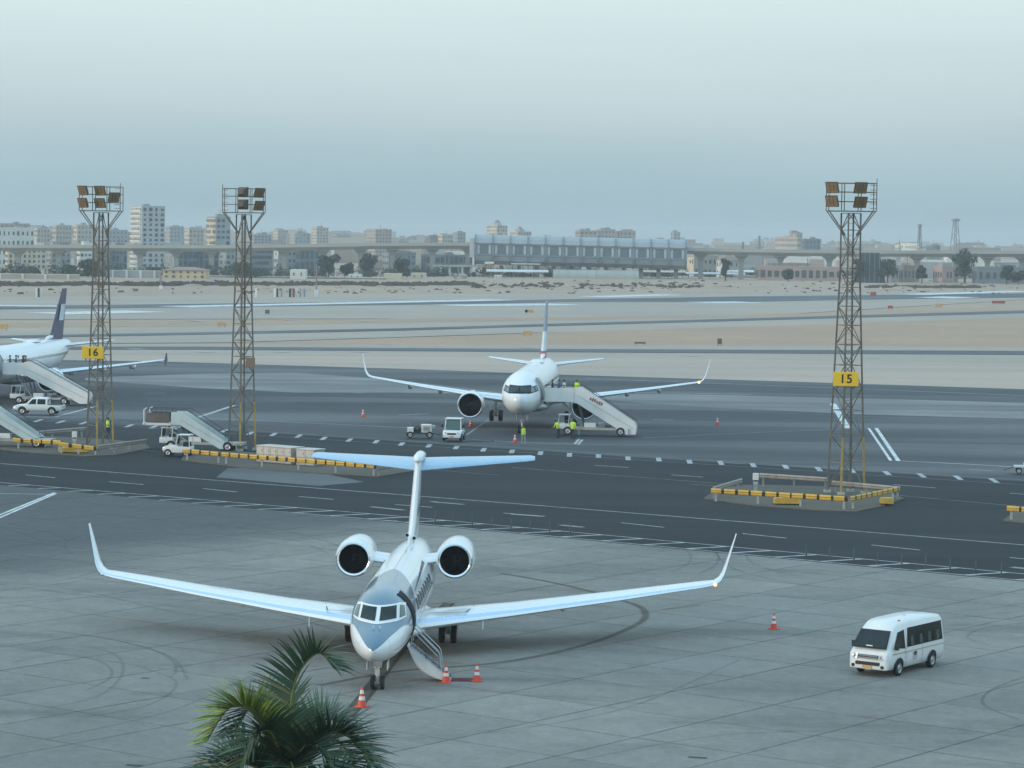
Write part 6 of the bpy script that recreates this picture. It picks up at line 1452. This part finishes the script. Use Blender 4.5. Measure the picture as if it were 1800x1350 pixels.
for _ in range(70):
    p = G(rnd.uniform(-30, 1850), rnd.uniform(495, 514), -.32); r = rnd.uniform(1.2, 5); hh = rnd.uniform(.3, .9)
    mb.rings([[p + Vector((math.cos(t) * r * k, math.sin(t) * r * .5 * k, z * hh)) for t in (6.283 * j / 10 for j in range(10))] for k, z in ((1, 0), (.75, .6), (.4, .93), (.1, 1.0))])
tag(mb.build('sand_heaps', sand_mat, smooth=60), 'low heaps of sand between runway and town', 'sand', kind='stuff')

# ------------------------------------------------------------------ palm in front of the terminal
PC = AT(499, 1392, 49.0)
palm = empty('palm_tree', (PC.x, PC.y, 0), 0, 'feathery green palm crown rising into the bottom of the picture', 'palm tree')
MB().tube([(0, 0, 0), (.04, 0, PC.z * .4), (-.03, 0, PC.z * .8), (0, 0, PC.z - .3)], [.26, .19, .16, .13], 14).build('trunk', M('palm_trunk', (.22, .20, .17), .9, 0, .2, 3, .3), palm, smooth=60)
MB().tube([(0, 0, PC.z - 1.2), (.01, 0, PC.z - .4), (0, -.02, PC.z + .15)], [.15, .14, .06], 12).build('crownshaft', M('palm_shaft', (.16, .22, .08), .6, 0, .15, 2), palm, smooth=60)
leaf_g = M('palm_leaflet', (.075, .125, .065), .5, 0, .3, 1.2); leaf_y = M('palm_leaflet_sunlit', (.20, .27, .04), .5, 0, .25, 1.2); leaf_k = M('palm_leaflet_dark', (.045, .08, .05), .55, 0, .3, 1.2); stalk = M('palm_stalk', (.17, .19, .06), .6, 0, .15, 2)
def frond(ctrl, mat, seed, llen=.74, wid=.021, n=70, back=(0, 1, 0)):
    """one feather leaf: midrib through control points given in the palm's own metres (x, y, z from the crown), leaflets on both sides"""
    rr = random.Random(seed); C = [Vector((c[0] * .88 + .06, c[1], c[2] * 1.18)) + Vector((0, 0, PC.z)) for c in ctrl]; pts = []
    for i in range(len(C) - 1):
        p0, p1, p2, p3 = C[max(0, i - 1)], C[i], C[i + 1], C[min(len(C) - 1, i + 2)]
        for k in range(12):
            t = k / 12; pts.append(.5 * ((2 * p1) + (-p0 + p2) * t + (2 * p0 - 5 * p1 + 4 * p2 - p3) * t * t + (-p0 + 3 * p1 - 3 * p2 + p3) * t ** 3))
    pts.append(C[-1]); N = len(pts)
    fr_ = MB().tube(pts, [.032 * (1 - .85 * i / N) + .004 for i in range(N)], 6).build('frond', stalk, palm, smooth=60)
    mb = MB()
    for j in range(n):
        f = .16 + .84 * (j + rr.random() * .4) / n; x = f * (N - 1); i = min(int(x), N - 2); p = pts[i].lerp(pts[i + 1], x - i); T = (pts[i + 1] - pts[i]).normalized()
        S = T.cross(Vector((0, 0, 1)))
        S = S.normalized() if S.length > .15 else T.cross(Vector((0, 1, 0))).normalized()
        Nn = S.cross(T).normalized(); L = llen * (.45 + .75 * math.sin(math.pi * min(1, .12 + f * .86)) ** .7) * rr.uniform(.85, 1.1)
        for sg in (-1, 1):
            d = (S * sg * (.82 + rr.uniform(-.1, .1)) + T * (.30 + .55 * f) + Nn * (.62 + rr.uniform(-.25, .2))).normalized()
            wv = d.cross(Nn).normalized() * wid * rr.uniform(.8, 1.2); q = p; dd = d.copy(); row = []
            for m in range(5):
                tap = (1, 1.15, .95, .6, .08)[m]; row.append((q - wv * tap, q + wv * tap)); q = q + dd * L / 4; dd = (dd + Vector((0, 0, -.05 - .035 * m))).normalized()
            q_ = rr.random(); mb.add([v for r_ in row for v in r_], [(2 * m, 2 * m + 1, 2 * m + 3, 2 * m + 2) for m in range(4)], 0 if q_ < .78 else (1 if q_ < .94 else 2))
    mb.build('leaflets', [mat, leaf_g, M('palm_leaflet_dry', (.22, .17, .08), .7, 0, .2, 1.5)], fr_, fix=False)
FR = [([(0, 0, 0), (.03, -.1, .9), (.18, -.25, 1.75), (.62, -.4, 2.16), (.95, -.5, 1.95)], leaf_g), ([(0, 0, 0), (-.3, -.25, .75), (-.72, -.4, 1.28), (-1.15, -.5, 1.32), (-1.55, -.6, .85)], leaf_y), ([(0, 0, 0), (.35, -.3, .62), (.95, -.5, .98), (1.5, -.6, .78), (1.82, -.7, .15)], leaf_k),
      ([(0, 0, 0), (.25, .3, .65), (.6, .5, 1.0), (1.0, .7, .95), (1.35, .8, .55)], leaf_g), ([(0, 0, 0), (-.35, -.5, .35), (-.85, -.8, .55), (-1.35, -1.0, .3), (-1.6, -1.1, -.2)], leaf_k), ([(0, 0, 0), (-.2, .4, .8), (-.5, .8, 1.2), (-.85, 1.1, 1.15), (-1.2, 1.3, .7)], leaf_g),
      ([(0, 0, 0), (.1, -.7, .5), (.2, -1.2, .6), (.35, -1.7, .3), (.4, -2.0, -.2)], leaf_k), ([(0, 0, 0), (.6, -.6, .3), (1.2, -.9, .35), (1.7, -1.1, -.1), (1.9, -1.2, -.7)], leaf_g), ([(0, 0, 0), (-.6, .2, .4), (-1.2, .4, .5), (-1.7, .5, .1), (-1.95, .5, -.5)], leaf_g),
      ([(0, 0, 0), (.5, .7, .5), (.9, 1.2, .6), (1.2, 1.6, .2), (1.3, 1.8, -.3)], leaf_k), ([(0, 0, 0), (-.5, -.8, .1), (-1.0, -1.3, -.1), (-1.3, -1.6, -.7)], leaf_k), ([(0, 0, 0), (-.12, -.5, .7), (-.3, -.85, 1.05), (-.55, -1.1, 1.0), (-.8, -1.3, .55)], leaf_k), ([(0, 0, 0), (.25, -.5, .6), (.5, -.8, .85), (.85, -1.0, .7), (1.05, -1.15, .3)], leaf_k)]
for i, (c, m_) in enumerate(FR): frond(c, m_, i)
MB().tube([(0, -.05, 0), (.0, -.07, .6), (.02, -.08, 1.05)], [.035, .03, .008], 8).build('spear_leaf', M('spear_yellow', (.30, .30, .09), .55), palm, smooth=60)

# ------------------------------------------------------------------ people
skin_m = M('skin', (.22, .13, .09), .6, 0, .08, 4)
def person(loc, rz, label, shirt, trousers, vest=None, pose='stand', hair=(.02, .016, .014), scale=1.0, lean=0.0, cap=None, group=None):
    """standing or bending figure, one skin grown from a jointed skeleton; faces -y"""
    root = empty('person', loc, rz, label, 'person', group); root.scale = (scale,) * 3
    hip = Vector((0, 0, .93)); ax = Matrix.Rotation(lean, 3, 'X')
    up = lambda x, y, z: hip + ax @ Vector((x, y, z))
    pts = {'hip': hip, 'belly': up(0, 0, .18), 'chest': up(0, .01, .40), 'neck': up(0, -.0, .57), 'chin': up(0, -.01, .64), 'head': up(0, -.015, .74), 'crown': up(0, 0, .82)}
    E = [('hip', 'belly'), ('belly', 'chest'), ('chest', 'neck'), ('neck', 'chin'), ('chin', 'head'), ('head', 'crown')]
    Rd = dict(hip=(.155, .115), belly=(.14, .105), chest=(.165, .115), neck=(.058, .062), chin=(.075, .085), head=(.082, .098), crown=(.05, .06))
    st_ = .06 if pose == 'walk' else 0
    for s_, n_ in ((-1, 'r'), (1, 'l')):
        pts.update({n_ + 'thigh': Vector((s_ * .10, 0, .86)), n_ + 'knee': Vector((s_ * .115, -.03 - s_ * st_, .48)), n_ + 'ankle': Vector((s_ * .12, .02 - s_ * st_ * 2, .09)), n_ + 'toe': Vector((s_ * .13, -.16 - s_ * st_ * 2, .045)), n_ + 'sho': up(s_ * .19, .01, .50)})
        if pose == 'reach' and s_ > 0: el_, wr_, fi_ = up(.30, -.22, .38), up(.34, -.46, .44), up(.35, -.56, .47)
        elif pose == 'bend': el_, wr_, fi_ = up(s_ * .25, -.18, .28), up(s_ * .22, -.42, .22), up(s_ * .2, -.52, .2)
        else: el_, wr_, fi_ = up(s_ * .26, .03, .22), up(s_ * .27, -.06, -.02), up(s_ * .265, -.09, -.12)
        pts.update({n_ + 'elb': el_, n_ + 'wri': wr_, n_ + 'fin': fi_})
        E += [('hip', n_ + 'thigh'), (n_ + 'thigh', n_ + 'knee'), (n_ + 'knee', n_ + 'ankle'), (n_ + 'ankle', n_ + 'toe'), ('chest', n_ + 'sho'), (n_ + 'sho', n_ + 'elb'), (n_ + 'elb', n_ + 'wri'), (n_ + 'wri', n_ + 'fin')]
        Rd.update({n_ + 'thigh': (.095, .10), n_ + 'knee': (.062, .065), n_ + 'ankle': (.05, .055), n_ + 'toe': (.045, .035), n_ + 'sho': (.075, .08), n_ + 'elb': (.047, .05), n_ + 'wri': (.035, .04), n_ + 'fin': (.03, .042)})
    ks = list(pts); me = bpy.data.meshes.new('body'); me.from_pydata([pts[k] for k in ks], [(ks.index(a), ks.index(b)) for a, b in E], [])
    o = bpy.data.objects.new('body', me); col.objects.link(o); sk = o.modifiers.new('skin', 'SKIN'); sb = o.modifiers.new('sub', 'SUBSURF'); sb.levels = sb.render_levels = 1
    for k, v in zip(ks, me.skin_vertices[0].data): v.radius = Rd[k]; v.use_root = (k == 'hip')
    dg = bpy.context.evaluated_depsgraph_get(); m2 = bpy.data.meshes.new_from_object(o.evaluated_get(dg)); bpy.data.objects.remove(o)
    m2.materials.clear()
    for mm in (skin_m, shirt, trousers, black): m2.materials.append(mm)
    hd = pts['neck']; upv = (ax @ Vector((0, 0, 1)))
    for pg in m2.polygons:
        c = pg.center; t_ = (c - hip).dot(upv); hand = min((c - pts['rwri']).length, (c - pts['lwri']).length, (c - pts['rfin']).length, (c - pts['lfin']).length) < .07
        pg.material_index = 0 if hand or (t_ > .585 and abs(c.x) < .15) else (3 if c.z < .085 else (2 if (c.z < .95 and t_ < .03 and abs(c.x) < .235) else 1)); pg.use_smooth = True
    inst('body', m2, root)
    # face and hair
    H_ = pts['head']; F_ = ax @ Vector((0, -1, 0))
    hm = MB(); rings = []
    for k in range(7):
        t = k / 6 * math.pi * .5; rings.append([H_ + ax @ Vector((math.cos(a) * .094 * math.cos(t), .018 + math.sin(a) * .112 * math.cos(t), -.005 + .115 * math.sin(t))) for a in (6.283 * j / 14 for j in range(14))])
    hm.rings(rings); hm.build('cap' if cap else 'hair', cap or M('dark_hair', hair, .7), root, smooth=60)
    for s_ in (-1, 1): MB().box(H_ + ax @ Vector((s_ * .034, -.096, .0)), (.022, .012, .012)).build('eye', black, root)
    MB().box(H_ + ax @ Vector((0, -.108, -.025)), (.024, .03, .04), taper=(.5, .5)).build('nose', skin_m, root); MB().box(H_ + ax @ Vector((0, -.094, -.066)), (.045, .012, .01)).build('mouth', M('lip', (.16, .06, .05), .6), root)
    if vest:
        vm = MB().rings([[up(math.cos(a) * w, .005 + math.sin(a) * d, z) for a in (6.283 * j / 20 for j in range(20))] for z, w, d in ((-.06, .195, .15), (.1, .185, .145), (.28, .205, .15), (.42, .215, .15), (.52, .16, .125), (.55, .09, .09))], cap=False)
        v_ = vm.build('vest', vest, root, smooth=60, fix=False); vmod = v_.modifiers.new('thick', 'SOLIDIFY'); vmod.thickness = .012
        for z in (.06, .22): MB().rings([[up(math.cos(a) * w, .005 + math.sin(a) * d, z + q) for a in (6.283 * j / 20 for j in range(20))] for q, w, d in ((0, .205, .165), (.05, .207, .165))], cap=False).build('reflective_band', cone_white, v_, fix=False)
    return root
tr_d = M('trousers_dark', (.03, .033, .042), .8); tr_g = M('trousers_grey', (.32, .33, .33), .8); sh_d = M('shirt_dark', (.03, .03, .04), .8); sh_w = M('shirt_white', (.60, .60, .60), .7); sh_b = M('shirt_blue', (.12, .18, .28), .7); sh_r = M('shirt_red', (.30, .07, .06), .7); sh_t = M('shirt_brown', (.20, .13, .09), .7)
def gp(px, py, z=-.1): p = G(px, py, 0); return (p.x, p.y, z)
person(gp(920, 781), R(10), 'ground worker in yellow vest and grey trousers in front of the airliner nose gear', sh_d, tr_g, hivis, 'reach', scale=1.06)
person(gp(982, 768), R(-60), 'ground worker in a yellow jacket bending beside the stairs cab', hivis, tr_d, hivis, 'bend', lean=.5, scale=1.02)
person(gp(1007, 770), R(150), 'ground worker in a long yellow vest at the stairs leg', hivis, tr_d, hivis, 'stand', scale=1.06)
person(gp(190, 767), R(160), 'ground worker in yellow vest behind the sign 16 mast', sh_d, tr_d, hivis, 'walk', scale=1.05)
def on_stairs(s0, rz, x, y, z): v_ = Matrix.Rotation(rz, 3, 'Z') @ Vector((x, y, z)); return (s0.x + v_.x, s0.y + v_.y, v_.z)
for x, y, sh, ve, lb in ((.75, -.25, sh_d, None, 'passenger in dark clothes at the airliner door on top of the stairs'), (1.35, .2, sh_b, None, 'passenger in blue-grey shirt on the stairs platform behind the dark one'), (1.85, -.2, sh_w, None, 'passenger in white shirt on the stairs platform'), (3.05, .0, hivis, hivis, 'worker in yellow vest at the head of the stair flight')):
    person(on_stairs(dpt, R(-6), x, y, 3.42), R(-95 + 20 * x), lb, sh, tr_d, ve, 'stand')
for x, y, sh, lb in ((.7, -.3, sh_d, 'passenger in dark top nearest the purple-tailed airliner door'), (1.2, .25, sh_b, 'passenger in blue top on the crowded stairs platform'), (1.6, -.25, sh_w, 'passenger in white top on the crowded stairs platform'), (2.1, .2, sh_t, 'passenger in brown top at the back of the crowded platform'), (2.45, -.25, sh_r, 'passenger in red top at the head of the crowded stairs'), (2.2, -.5, sh_d, 'second passenger in dark top by the platform rail')):
    person(on_stairs(d2, R(-8), x, y, 3.42), R(-80), lb, sh, tr_d, None, 'stand')

# ------------------------------------------------------------------ dusty air
hz = MB().box((0, 5400, 30.0), (16400, 13400, 64.0)).build('haze', [])
hm_ = bpy.data.materials.new('dusty_air'); hm_.use_nodes = True; hn = hm_.node_tree; hn.nodes.clear()
pv = hn.nodes.new('ShaderNodeVolumePrincipled'); mo = hn.nodes.new('ShaderNodeOutputMaterial'); hn.links.new(pv.outputs[0], mo.inputs['Volume'])
pv.inputs['Color'].default_value = (.90, .97, 1.0, 1); pv.inputs['Density'].default_value = 0.00016; pv.inputs['Anisotropy'].default_value = 0.0
hz.data.materials.append(hm_); tag(hz, 'pale dusty haze over the whole airfield', 'haze', kind='stuff')
